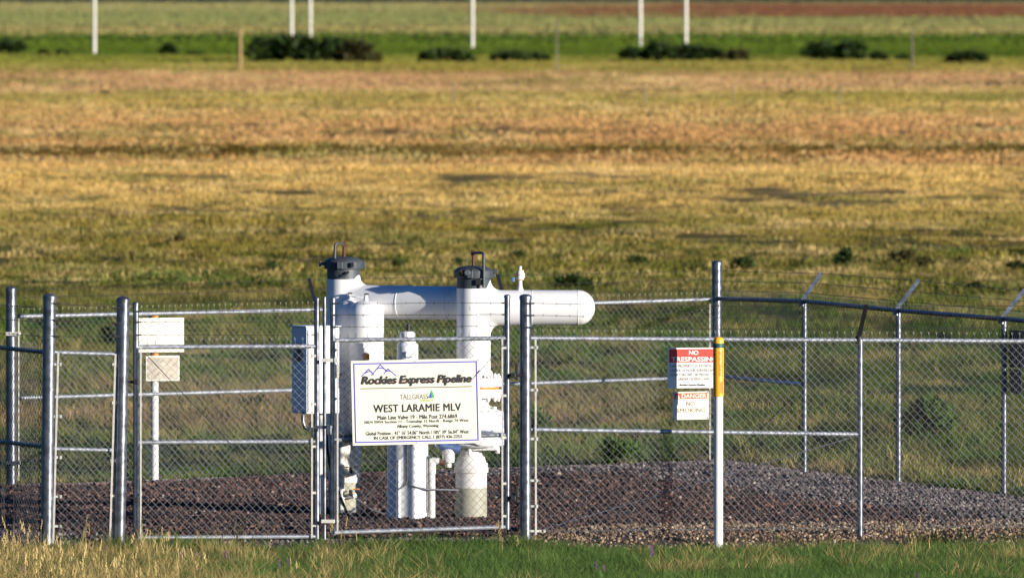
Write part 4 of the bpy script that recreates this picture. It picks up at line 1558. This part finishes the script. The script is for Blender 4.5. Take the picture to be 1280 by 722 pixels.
# small valve on top of the capped pipe
q = m2o + hdir * (((650.5 - 592) / F * 111.9) / hdir.x)
zq = 2.08 + RT
m = MB()
m.lathe((q.x, q.y, zq - 0.02), [(0.045, 0), (0.03, 0.03), (0.021, 0.06), (0.019, 0.12)], 16)
m.lathe((q.x, q.y, zq + 0.10), [(0.026, 0), (0.036, 0.006), (0.036, 0.095), (0.028, 0.10), (0.018, 0.10), (0.018, 0.135), (0.0, 0.137)], 8, sharp=10)
m.box((q.x + 0.012, q.y, zq + 0.145), (0.07, 0.045, 0.05), bev=0.006)
vv = m.build('vent_valve', M['old_white'], va)
m = MB(); m.tube([Vector((q.x - 0.03, q.y - 0.02, zq + 0.15)), Vector((q.x - 0.065, q.y - 0.02, zq + 0.15))], 0.018, 10); m.build('valve_stem', M['rust'], vv)
m = MB(); m.box((q.x - 0.072, q.y - 0.02, zq + 0.105), (0.03, 0.02, 0.045), bev=0.004); m.build('padlock', M['padlock_and_shadow_blue'], vv)
m = MB()
for zz in (0.10, 0.148, 0.196): m.lathe((q.x, q.y, zq + zz), [(0.037, -0.003), (0.0385, 0), (0.037, 0.003)], 8, sharp=80)
m.build('valve_bolts', M['orange'], vv)

# flanges and valve body under the right riser
D0 = DR
m = MB()
fc = Vector((W(593.5, 500, D0).x, D0, 0))
R_F = 0.27
za, zb, zc, zd = zat(472, D0), zat(482.5, D0), zat(486, D0), zat(496, D0)
m.lathe(fc, [(RP, za + 0.07), (RP + 0.02, za + 0.01), (R_F, za), (R_F, zb), (RP, zb)], 44)
m.lathe(fc, [(RP, zc), (R_F, zc), (R_F, zd), (RP * 0.9, zd), (RP * 0.85, zd - 0.05)], 44)
fl = m.build('flange', M['white_paint'], va)
m = MB(); m.lathe(fc, [(RP, zb), (R_F - 0.035, zb), (R_F - 0.035, zc), (RP, zc)], 44); m.build('gasket', M['orange'], fl)
m = MB(); m2 = MB()
for k in range(16):
    a = 2 * math.pi * (k + 0.5) / 16
    b = fc + Vector((math.cos(a), math.sin(a), 0)) * (R_F - 0.03)
    for z0, dz in ((za, 1), (zd, -1)):
        m.lathe((b.x, b.y, z0), [(0.021, 0), (0.021, 0.024 * dz), (0.012, 0.026 * dz), (0.012, 0.04 * dz), (0, 0.04 * dz)], 6)
        m2.lathe((b.x, b.y, z0 + 0.003 * dz), [(0.025, 0), (0.025, 0.002 * dz), (0.02, 0.003 * dz)], 8)
m.build('bolt', M['white_paint'], fl)
m2.build('rusty_washer', M['orange'], fl)
m = MB()
zv0, zv1 = zat(558, D0), zat(508, D0)
m.lathe(fc, [(0, zd - 0.02), (RP * 0.85, zd - 0.03), (RP * 0.8, zv1 + 0.02), (RP * 1.25, zv1 - 0.02), (0.285, zv1 - 0.05), (0.29, zv0 + 0.13), (0.29, zv0 + 0.02), (0.26, zv0), (0, zv0)], 40)
vb = m.build('valve_body', M['white_paint'], va)
m = MB()
m.lathe(W(600, 541, D0 - 0.26), [(0.12, 0), (0.12, 0.05), (0.10, 0.06), (0, 0.06)], 28, (0.35, -1, 0))
m.tube([W(622, 557, D0 - 0.1), W(622, 566, D0 - 0.1)], 0.02, 10)
m.tube([W(587, 557, D0 - 0.2), W(587, 568, D0 - 0.2)], 0.02, 10)
m.box(W(606, 560, D0 - 0.15), (0.25, 0.1, 0.04), bev=0.01)
m.lathe(W(618, 512, D0 - 0.12), [(0.022, 0), (0.022, 0.03), (0.012, 0.035), (0, 0.035)], 8, (0, 0, 1))
m.build('valve_flange', M['white_paint'], vb)


# buried riser sleeves: white above, tan below, domed collar
def sleeve(p, D, yc0, yc1, ytan, r, dome):
    m = MB()
    zc0, zc1, zt0 = zat(yc0, D), zat(yc1, D), zat(ytan, D)
    prof = [(r, zt0), (r, zc1), (r * 1.09, zc1 + 0.005), (r * 1.10, zc1 + 0.05), (r * 1.06, zc1 + 0.06)]
    if dome: prof += [(r * 1.05, zc1 + 0.10), (r * 0.98, zc0 - 0.09), (r * 0.86, zc0 - 0.02), (r * 0.7, zc0), (r * 0.68, zc0 + 0.05)]
    else: prof += [(r * 1.05, zc0 - 0.02), (r * 0.9, zc0), (r * 0.9, zc0 + 0.03)]
    m.lathe((p.x, p.y, 0), prof, 40)
    o = m.build('riser_sleeve', M['old_white'], va)
    m = MB()
    m.lathe((p.x, p.y, 0), [(r * 1.004, -0.2), (r * 1.004, zt0), (r, zt0)], 40)
    m.build('tan_coating', M['tan_paint'], o)
    return o


sl1 = sleeve(W(430.5, 500, DL), DL, 553, 571, 602, 0.158, False)
prs = W(589, 500, DR - 0.05)
sl2 = sleeve(prs, DR - 0.05, 568, 590.5, 609, 0.155, True)
for (x_, y_) in ((441, 591), (441, 619)):
    c = W(x_, y_, DL - RP - 0.05)
    m = MB()
    m.lathe(c + Vector((0, 0.06, 0)), [(0.03, 0), (0.03, 0.05), (0.02, 0.055), (0.02, 0.09), (0, 0.09)], 12, (0.25, -1, 0))
    m.tube([c + Vector((-0.09, 0.03, -0.01)), c + Vector((0.01, -0.01, -0.01))], 0.018, 10)
    m.build('drain_valve', M['old_white'], sl1)
    m = MB()
    m.box(c + Vector((-0.02, -0.03, 0.03)), (0.035, 0.05, 0.06), bev=0.006)
    m.build('valve_knob', M['dark_iron_and_shade'], sl1)
    m = MB()
    m.bar(c + Vector((0.0, -0.04, 0.065)), c + Vector((0.07, -0.03, 0.068)), 0.012, 0.006)
    m.build('valve_handle', M['orange'], sl1)
m = MB(); m.tube([W(419, 583.5, DL - RP - 0.02), W(436, 583.5, DL - RP - 0.03)], 0.006, 6); m.build('orange_hose', M['orange'], sl1)

# ---- gas bottles in front of the left riser
def bottle(px, D, ytop, ybot, r, label, off=0):
    p = W(px, 500, D)
    z1, z0 = zat(ytop, D), zat(ybot, D)
    t = thing('gas_bottle', (p.x, p.y, z0), label, 'gas bottle', 'white gas bottles beside the left riser')
    m = MB()
    h = z1 - z0
    prof = [(0, z0 - 0.001), (r * 0.5, z0), (r * 0.85, z0 + 0.03), (r, z0 + 0.09), (r, z1 - 0.15), (r * 1.006, z1 - 0.145), (r, z1 - 0.14)]
    prof += [(r * math.cos(a) ** 0.75 if a < 1.56 else 0, z1 - 0.13 + 0.13 * math.sin(a)) for a in np.linspace(0, math.pi / 2, 12)]
    m.lathe((p.x, p.y, 0), prof, 44)
    m.build('tank', M['white_paint'], t)
    m = MB()
    m.lathe((p.x, p.y, z1), [(0.022, -0.01), (0.022, 0.03), (0.016, 0.035), (0.016, 0.055), (0, 0.055)], 14)
    v = m.build('valve', M['white_paint'], t)
    m = MB(); m.box((p.x + 0.006, p.y - 0.01, z1 + 0.064), (0.045, 0.03, 0.014), bev=0.003); m.build('handle', M['dark_iron_and_shade'], v)
    return t, p, z1


b1, pb1, zb1_ = bottle(437, 112.93, 374.5, 546, 0.130, 'rear white gas bottle, partly hidden at the left riser')
b2, pb2, zb2_ = bottle(457.5, 112.74, 375.5, 545, 0.178, 'front white gas bottle with domed top behind the station sign')
m = MB(); m.tube([Vector((pb1.x, pb1.y - 0.02, zb1_ + 0.035)), Vector((pb1.x + 0.06, pb1.y - 0.08, zb1_ + 0.03)), Vector((pb1.x + 0.10, pb1.y - 0.08, zb1_ + 0.03))], 0.007, 8); m.build('gas_line', M['white_paint'], b1)
m = MB(); m.tube([Vector((pb2.x, pb2.y, zb2_ + 0.03)), Vector((pb2.x - 0.055, pb2.y, zb2_ + 0.03))], 0.007, 8); m.build('gas_line', M['white_paint'], b2)
m = MB(); m.box(W(457.8, 445.5, 112.74 - 0.185), (0.064, 0.03, 0.06), bev=0.006); m.build('amber_box', M['orange'], b2)
m = MB()
for y_ in (470, 530): m.lathe((pb2.x, pb2.y, zat(y_, 112.74)), [(0.178, -0.02), (0.184, -0.02), (0.184, 0.02), (0.178, 0.02)], 44)
m.build('clamp_band', M['white_paint'], b2)
# rack that carries both bottles
t = thing('bottle_rack', W(446, 647, 112.6), 'dark steel bottle rack below the gas bottles, by the left riser', 'rack')
t.location.z = 0
m = MB()
zr_ = zat(547, 112.5)
m.box(((pb1.x + pb2.x) / 2 - 0.04, 112.58, zr_ - 0.02), (0.42, 0.62, 0.03), bev=0.004)
m.build('shelf', M['grey_iron'], t)
m = MB(); m.tube([W(427, 600, 112.95).xy.to_3d() + Vector((0, 0, -0.1)), W(427, 600, 112.95).xy.to_3d() + Vector((0, 0, 1.3))], 0.03, 12); m.build('leg', M['old_white'], t)
m = MB(); m.box(W(426, 468.5, 112.6 - 0.22), (0.035, 0.03, 0.04), bev=0.004); m.build('control_box', M['dark_iron_and_shade'], t)

# ---- valve operator in the middle
DO = 112.15
po = W(509.5, 500, DO)
t = thing('valve_operator', (po.x, po.y, 0), 'white valve operator column between the two risers, behind the station sign', 'valve operator')
m = MB()
zc = zat(535, DO)
m.lathe((po.x, po.y, 0), [(0.203, -0.15), (0.203, zc), (0.19, zc + 0.01), (0, zc + 0.01)], 44)
cs = m.build('casing', M['white_paint'], t)
m = MB()
m.lathe((po.x, po.y, 0), [(0.09, zc), (0.09, zat(470, DO)), (0.16, zat(468, DO)), (0.16, zat(456, DO)), (0.105, zat(454, DO)), (0.105, zat(431, DO)), (0.095, zat(429, DO)), (0.08, zat(428, DO)), (0.08, zat(423, DO)), (0.0, zat(423, DO))], 30)
m.build('stem', M['white_paint'], t)
m = MB()
m.lathe((po.x, po.y, 0), [(0.103, zat(448, DO)), (0.103, zat(432, DO)), (0.075, zat(429, DO))], 8, sharp=10)
m.lathe((po.x, po.y, 0), [(0.075, zat(422.5, DO)), (0.075, zat(416, DO)), (0.05, zat(414, DO)), (0, zat(414, DO))], 8, sharp=10)
m.build('operator_head', M['white_paint'], t)
m = MB(); m.box(W(513, 442.5, DO - 0.12), (0.095, 0.05, 0.055), bev=0.005); m.build('gauge_box', M['white_paint'], t)
m = MB(); m.tube([W(510.3, 415, DO), W(510.3, 405, DO)], 0.021, 12); m.build('cap', M['dark_iron_and_shade'], t)
m = MB()
m.tube([W(498.5, 576, DO - 0.21), W(498.5, 652, DO - 0.21)], 0.016, 12)
m.lathe(W(498.5, 576, DO - 0.21), [(0.02, -0.01), (0.024, 0.0), (0.015, 0.02), (0, 0.02)], 10)
m.build('conduit', M['white_paint'], t)
m = MB()
m.tube([W(509, 548, DO - 0.215), W(509, 600, DO - 0.215), W(507, 606, DO - 0.215), W(498, 611, DO - 0.23)], 0.009, 8)
m.tube([W(510.5, 548, DO - 0.215), W(510.5, 600, DO - 0.215), W(513, 607, DO - 0.215), W(534, 611, DO - 0.16), W(573, 612, DR - 0.22)], 0.009, 8)
m.build('cable', M['cable'], t)
# vent pipe at its side
pv = W(539.5, 500, DO - 0.05)
t = thing('vent_pipe', (pv.x, pv.y, 0), 'thin white vent pipe with elbow, right of the operator column', 'pipe')
m = MB()
m.tube([(pv.x, pv.y, -0.1), (pv.x, pv.y, zat(579, DO))], 0.036, 18)
m.lathe((pv.x, pv.y, 0), [(0.043, -0.1), (0.043, 0.03), (0.036, 0.035)], 18)
m.lathe((pv.x, pv.y, 0), [(0.036, zat(592, DO)), (0.042, zat(591, DO)), (0.042, zat(577, DO)), (0.03, zat(576, DO)), (0, zat(576, DO))], 18)
m.build('pipe', M['old_white'], t)
m = MB(); m.tube([W(538, 577, DO - 0.05), W(541, 575.5, DO - 0.05), W(549, 576, DO - 0.05)], 0.034, 16); m.build('elbow', M['old_white'], t)
m = MB(); m.tube([W(548, 577, DO - 0.05), W(556, 579, DO - 0.05)], 0.028, 14); m.build('fitting', M['rust'], t)
m = MB(); m.tube([W(533.5, 640, DO - 0.08), W(533.5, 572, DO - 0.08)], 0.011, 8); m.tube([W(533.5, 572, DO - 0.08), W(538, 569.5, DO - 0.08)], 0.014, 8); m.build('tube', M['galvanized'], t)
m = MB()
c = W(560.5, 571, DO)
m.lathe((c.x, c.y, c.z), [(0, -0.1), (0.03, -0.1), (0.03, -0.06), (0.058, -0.05), (0.062, 0.0), (0.062, 0.075), (0.045, 0.088), (0, 0.09)], 24)
m.build('relief_valve', M['old_white'], t)
m = MB()
a = W(547.5, 554.5, DO - 0.05)
m.tube([a + Vector((0.03 * math.cos(q_), 0, 0.03 * math.sin(q_))) for q_ in np.linspace(0, 6.29, 18)], 0.008, 8, False)
m.tube([W(550, 556, DO - 0.02), W(575, 562, DO)], 0.045, 14)  # blue tube stands in for the dark blue shadowed piece here
m.build('lifting_ring', M['padlock_and_shadow_blue'], t)
t = thing('hose', W(437, 645, DL - 0.35), 'black hose running down to the gravel beside the left riser', 'hose')
m = MB(); m.tube([W(x_, y_, DL - 0.42) for x_, y_ in ((408, 540), (409, 560), (413, 585), (420, 607), (430, 632), (438, 649))], 0.014, 10); m.build('line', M['black_hose'], t)
t = thing('ground_cable', W(470, 635, DL - 0.4), 'grey cable hanging from the drain valve to the gravel', 'cable')
m = MB(); m.tube([W(x_, y_, DL - 0.35) for x_, y_ in ((444, 622), (453, 628), (466, 637), (478, 641), (485, 642))], 0.008, 8); m.build('line', M['cable'], t)

# ---- instrument cabinet behind the gate stiles
DC = 112.3
cA = R(27)
fx, fy_ = Vector((math.cos(cA), math.sin(cA), 0)), Vector((-math.sin(cA), math.cos(cA), 0))
corner = W(383, 463, DC)
w2, w1 = (424 - 383) / F * DC / fx.x, (383 - 363.5) / F * DC / abs(fy_.x)
cc = corner + fx * w2 / 2 + fy_ * w1 / 2
zt_, zb_ = zat(409, DC), zat(517, DC)
t = thing('instrument_cabinet', (cc.x, cc.y, 0), 'tall white metal cabinet on a post behind the gate stiles', 'cabinet')
m = MB(); m.box((cc.x, cc.y, (zt_ + zb_) / 2), (w2, w1, zt_ - zb_), (fx, fy_, Vector((0, 0, 1))), 0.008)
cb_ = m.build('housing', M['white_paint'], t)
m = MB(); m.box(Vector((cc.x, cc.y, (zt_ + zb_) / 2)) - fy_ * (w1 / 2 + 0.008), (w2 - 0.03, 0.014, zt_ - zb_ - 0.04), (fx, fy_, Vector((0, 0, 1))), 0.005); dr_ = m.build('door', M['white_paint'], t)
m = MB(); m.box(Vector((cc.x, cc.y, (zt_ + zb_) / 2)) - fy_ * (w1 / 2 + 0.022) + fx * (w2 * 0.4), (0.03, 0.02, 0.12), (fx, fy_, Vector((0, 0, 1))), 0.004); m.build('handle', M['grey_iron'], dr_)
m = MB(); m.box(Vector((cc.x, cc.y, zt_ + 0.006)), (w2 + 0.03, w1 + 0.03, 0.012), (fx, fy_, Vector((0, 0, 1))), 0.004); m.build('roof', M['white_paint'], t)
m = MB()
for (y0, y1) in ((429.5, 443.5), (444.5, 452.5)):
    zc_ = (zat(y0, DC) + zat(y1, DC)) / 2
    m.cur = 0 if y0 < 440 else 1
    m.box(Vector((cc.x, cc.y, zc_)) - fx * (w1 * 0 + w2 / 2 + 0.003) + fy_ * (w1 * 0.05), (0.004, w1 * 0.60, zat(y0, DC) - zat(y1, DC)), (fx, fy_, Vector((0, 0, 1))))
m.build('label_plate', [M['ink_grey'], M['pole_grey']], t)
m = MB(); m.tube([(cc.x + 0.05, cc.y, -0.1), (cc.x + 0.05, cc.y, zb_ + 0.02)], 0.045, 16); m.build('leg', M['old_white'], t)
m = MB(); m.tube([W(x_, y_, DC + 0.05) for x_, y_ in ((379, 514), (378.5, 526), (381, 534), (385, 537), (389, 533), (390, 525))], 0.018, 10); m.build('conduit', M['galvanized'], t)

# ---- marker with two plates, back left of the yard
pn = W(193.2, 500, 120.6); pn.z = 0
DN = 120.6
t = thing('sign_post', pn, 'white post carrying two blank plates, cream above and tan below, at the back left', 'sign post')
m = MB(); m.lathe((pn.x, pn.y, 0), [(0.042, -0.2), (0.042, zat(476, DN))], 20); m.build('post', M['old_white'], t)
m = MB(); m.lathe((pn.x, pn.y, 0), [(0.042, zat(476, DN)), (0.046, zat(476, DN)), (0.046, zat(395, DN)), (0.03, zat(393.3, DN)), (0, zat(393, DN))], 20); m.build('orange_cap', M['orange'], t)
bd = Board(W(172.3, 397.3, DN - 0.15), (0.95, 0.31, 0), (0, 0, -1), DN / F)
m = MB(); bd.rect(m, 0, 0, 60, 43, 0, 0.01); m.build('plate', M['sign_cream'], t, 'blank cream upper plate')
bd = Board(W(182.5, 444.5, DN - 0.12), (0.95, 0.31, 0), (0, 0, -1), DN / F)
m = MB(); bd.rect(m, 0, 0, 43.5, 31.5, 0, 0.01); bx_ = m.build('plate', M['sign_cream'], t, 'tan weathered lower plate with pale rim')
m = MB(); bd.rect(m, 1.5, 1.8, 42, 29.8, 0.003); m.build('weathered_face', M['sign_tan'], bx_)

# ------------------------------------------------------------------ shrubs
def shrub_meshes(wd, ht, n, leaf, seed, lumps=13):
    r = np.random.default_rng(seed)
    cen = [(r.normal(0, 0.2) * wd, r.normal(0, 0.18) * wd, ht * r.uniform(0.15, 0.78), r.uniform(0.3, 0.95)) for _ in range(lumps)]
    cen = [(a_, b_, min(c_, ht * (0.85 - 1.1 * abs(a_) / wd)), d_) for a_, b_, c_, d_ in cen]
    v, f, t = [], [], []
    for _ in range(n):
        cx, cy, cz, s_ = cen[r.integers(lumps)]
        d = r.normal(0, 1, 3)
        d /= np.linalg.norm(d)
        q = r.uniform(0.2, 1.25) ** 0.6
        p = Vector((cx + d[0] * q * wd * 0.24 * s_, cy + d[1] * q * wd * 0.24 * s_, max(0.01, cz + d[2] * q * ht * 0.34 * s_)))
        up = Vector((d[0], d[1], abs(d[2]) + 0.4)) + Vector(r.normal(0, 0.5, 3))
        up.normalize()
        sd = up.cross(Vector(r.normal(0, 1, 3))).normalized()
        L_ = leaf * r.uniform(0.6, 1.5)
        b = len(v)
        v += [tuple(p - sd * L_ * 0.28), tuple(p + sd * L_ * 0.28), tuple(p + up * L_ + sd * L_ * 0.05)]
        f.append((b, b + 1, b + 2))
        t += [float(r.uniform())] * 3
    me = bpy.data.meshes.new('foliage')
    me.from_pydata(v, [], f)
    me.attributes.new('tint', 'FLOAT', 'POINT').data.foreach_set('value', np.array(t, np.float32))
    sm = MB()
    for cx, cy, cz, s_ in cen:
        sm.tube([(cx * 0.1, cy * 0.1, -0.02), (cx * 0.5, cy * 0.5, cz * 0.45), (cx, cy, cz)], [0.012 * wd + 0.002, 0.009 * wd + 0.0015, 0.004 * wd + 0.001], 5)
    return me, sm


SHRUB_GRP = 'small shrubs dotted over the field'


def shrub(px, py, wpx, hpx, label, group=None, mat='leaf_dark', n=900, leafk=0.09, seed=0, name='shrub', cat='shrub', parts=True):
    g = G(px, py)
    g.z = float(ground_z(g.x, g.y))
    k = g.y / F
    wd, ht = wpx * k, hpx * k * 1.22
    t = thing(name, g, label, cat, group)
    me, sm = shrub_meshes(wd, ht, n, leafk * max(ht, wd * 0.5), seed + int(px))
    me.materials.append(M[mat])
    fo = link('foliage', me)
    fo.parent = t
    sm_o = sm
    me2 = bpy.data.meshes.new('stem')
    me2.from_pydata(sm_o.v, [], sm_o.f)
    me2.materials.append(M['wood_stem'])
    s_ = link('stem', me2)
    s_.parent = t
    return t


shrub(1163, 551, 74, 52, 'green bushy shrub outside the right side fence, between two fence posts', None, 'leaf_green', 1700, 0.10)
shrub(1032, 571, 54, 32, 'low dark shrub at the foot of the first slanted fence post', None, 'leaf_dark', 1300, 0.10)
shrub(772, 582, 66, 30, 'grassy green shrub behind the front fence, right of the valve yard pipes', None, 'leaf_green', 1300, 0.14)
shrub(662, 551, 52, 36, 'bright green weed just behind the right gate post', None, 'leaf_green', 1300, 0.12, name='weed', cat='weed')
shrub(1062, 1 + 590, 1, 1, 'tiny seedling', None, 'leaf_green', 4) if False else None
shrub(555, 408, 58, 20, 'green shrub seen below the crosspipe, between the risers', None, 'leaf_green', 700, 0.12)
field_shrubs = [
    (225, 297, 17, 10, 'dark round shrub in the straw field above the left gate leaf'),
    (340, 328, 20, 12, 'green shrub in the olive field, left of the first grey cap'),
    (497, 321, 24, 11, 'low green shrub in the field between the two grey caps'),
    (575, 318, 22, 10, 'low green shrub beside the top of the second grey cap'),
    (648, 314, 22, 11, 'wide green shrub in the field above the small vent valve'),
    (697, 313, 17, 8, 'small pale green shrub right of the vent valve'),
    (797, 318, 28, 10, 'flat green shrub left of the tall back corner post'),
    (932, 325, 30, 15, 'green shrub just right of the tall back corner post'),
    (1056, 320, 20, 18, 'round dark shrub standing alone above the first slanted arm'),
    (1132, 317, 40, 14, 'brown twiggy shrub above the second slanted arm'),
    (1156, 320, 24, 11, 'green shrub leaning on the brown twiggy shrub'),
    (1222, 357, 20, 10, 'dark green shrub between the second and third slanted arms'),
    (1270, 323, 22, 10, 'dark shrub at the right edge of the near field'),
    (715, 366, 44, 14, 'dark weedy clump right behind the vent valve'),
    (145, 430, 40, 22, 'green weed clump between the two thick left posts'),
    (405 - 25, 512, 34, 12, 'brown green weed clump on the bare strip left of the cabinet'),
    (318, 512, 30, 12, 'straw weed clump on the bare strip behind the left gate leaf'),
    (130, 116, 14, 5, 'faint dark shrub on the upper left of the tan field'),
    (990, 118, 16, 5, 'faint dark shrub on the upper right of the tan field'),
]
for i, (px, py, a, b, lab) in enumerate(field_shrubs):
    mt = 'leaf_brown' if 'brown' in lab or 'straw' in lab else ('leaf_dark' if 'dark' in lab else 'leaf_olive')
    shrub(px, py + 1, a * 1.15, b * 1.2, lab, SHRUB_GRP, mt, 500, 0.22, i)
far_bushes = [
    (12, 69, 36, 17, 'dark bush at the left edge of the far green meadow'),
    (55, 71, 16, 9, 'small dark bush right of the leftmost far bush'),
    (76, 71, 18, 9, 'small dark bush left of the leftmost white pole'),
    (211, 74, 26, 15, 'round dark bush right of the leftmost white pole'),
    (247, 74, 20, 9, 'low dark bush left of the wooden post'),
    (335, 79, 52, 26, 'big dark bush right of the wooden post, below the pole pair'),
    (376, 79, 56, 29, 'tallest dark bush of the far row, in front of the pole pair'),
    (412, 79, 46, 26, 'rounded dark bush right of the pole pair'),
    (441, 81, 44, 25, 'olive bush at the right end of the big far clump'),
    (788, 78, 26, 15, 'small dark bush left of the fourth white pole'),
    (822, 79, 42, 19, 'wide dark bush between the two right white poles'),
    (862, 79, 40, 18, 'dark bush at the foot of the rightmost white pole'),
    (890, 79, 34, 16, 'dark bush right of the rightmost white pole'),
    (920, 79, 34, 12, 'low olive bush right of the dark far clump'),
    (1025, 78, 36, 19, 'round dark bush in the far meadow, left of a bigger one'),
    (1066, 78, 34, 22, 'bigger round dark bush in the far meadow on the right'),
    (1098, 79, 24, 12, 'low dark bush left of the thin right post'),
    (1128, 80, 18, 10, 'small dark bush touching the thin right post'),
    (560, 80, 60, 10, 'low green hedge bush below the third white pole'),
    (650, 79, 50, 10, 'low green bush left of the thin grey post'),
    (1210, 83, 40, 10, 'low dark bush at the right edge of the far meadow'),
]
for i, (px, py, a, b, lab) in enumerate(far_bushes):
    shrub(px, py + 1, a * 1.15, b * 0.95, lab, 'bushes along the far meadow', 'leaf_brown' if 'olive' in lab else ('leaf_olive' if ('hedge' in lab or 'low green' in lab) else 'leaf_dark'), 1500, 0.30, 50 + i, name='bush', cat='bush')

# ------------------------------------------------------------------ poles and posts on the plain
def pole(px, py, hm, r, mat, label, group, name, cat):
    g = G(px, py)
    g.z = float(ground_z(g.x, g.y)) - 0.05
    m = MB()
    m.tube([(g.x, g.y, g.z), (g.x, g.y, g.z + hm * 0.5), (g.x, g.y, g.z + hm)], [r, r * 0.88, r * 0.72], 12)
    o = m.build(name, M[mat])
    me = o.data
    for v in me.vertices: v.co -= g
    o.location = g
    return tag(o, label, cat, group)


PG = 'white utility poles crossing the plain'
for px, py, lab in ((118, 68, 'leftmost white utility pole on the far plain'), (364.5, 56, 'left pole of the close white pair on the far plain'), (388, 56, 'right pole of the close white pair on the far plain'),
                    (590.5, 64, 'lone white utility pole near the middle of the plain'), (800.5, 62, 'left pole of the wide white pair on the right of the plain'), (857.5, 61, 'rightmost white utility pole on the far plain')):
    pole(px, py, 13.0, 0.135, 'pole_white', lab, PG, 'utility_pole', 'utility pole')
pole(300.5, 87, 2.6, 0.09, 'pole_wood', 'tan wooden post at the edge of the far meadow', None, 'wooden_post', 'post')
pole(696, 88, 3.2, 0.055, 'pole_grey', 'thin grey post near the middle of the far meadow', None, 'wooden_post', 'post')
pole(1140.5, 87, 2.5, 0.055, 'pole_grey', 'thin grey post on the right of the far meadow', None, 'wooden_post', 'post')
for px, py in ((566, 133), (806, 137), (916, 133), (1050, 138)):
    pole(px, py, 1.0, 0.035, 'pole_grey', 'thin weathered fence stake standing in the tan field', 'fence stakes across the tan field', 'fence_stake', 'fence stake')

# ------------------------------------------------------------------ purple wildflowers in the verge
fm = MB()
for k in range(16):
    a = k * 2.4
    z = 0.16 + 0.008 * k
    rr = 0.018 * (1 - k / 22)
    c = Vector((rr * math.cos(a), rr * math.sin(a), z))
    fm.add([c + Vector((0.012, 0, 0)), c + Vector((-0.006, 0.01, 0.004)), c + Vector((-0.006, -0.01, 0.004)), c + Vector((0, 0, 0.016))], [(0, 1, 3), (1, 2, 3), (2, 0, 3), (0, 2, 1)])
st_ = MB()
st_.tube([(0, 0, 0), (0.01, 0, 0.1), (0, 0, 0.27)], 0.003, 5)
first = None
for px, py in ((245, 690), (253, 690), (260, 693), (282, 692), (349, 702), (360, 697), (28, 714), (131, 683), (815, 690), (745, 704), (755, 704), (1147, 716), (1272, 719), (228, 692)):
    g = G(px, py + 22, -0.13)
    if first is None:
        first = thing('wildflower', g, 'small purple wildflower standing in the grassy verge', 'wildflower', 'purple wildflowers in the verge')
        first.location = (0, 0, 0)
        parts_ = [fm.build('blossom', M['petal'], first), st_.build('stem', M['green_blade'], first)]
        o = first
    else:
        o = first.copy()
        C.objects.link(o)
        for p_ in parts_:
            c = p_.copy()
            C.objects.link(c)
            c.parent = o
    o.location = g
    o.rotation_euler.z = random.uniform(0, 6)
    s0 = random.uniform(0.5, 0.8)
    o.scale = (s0, s0, s0)
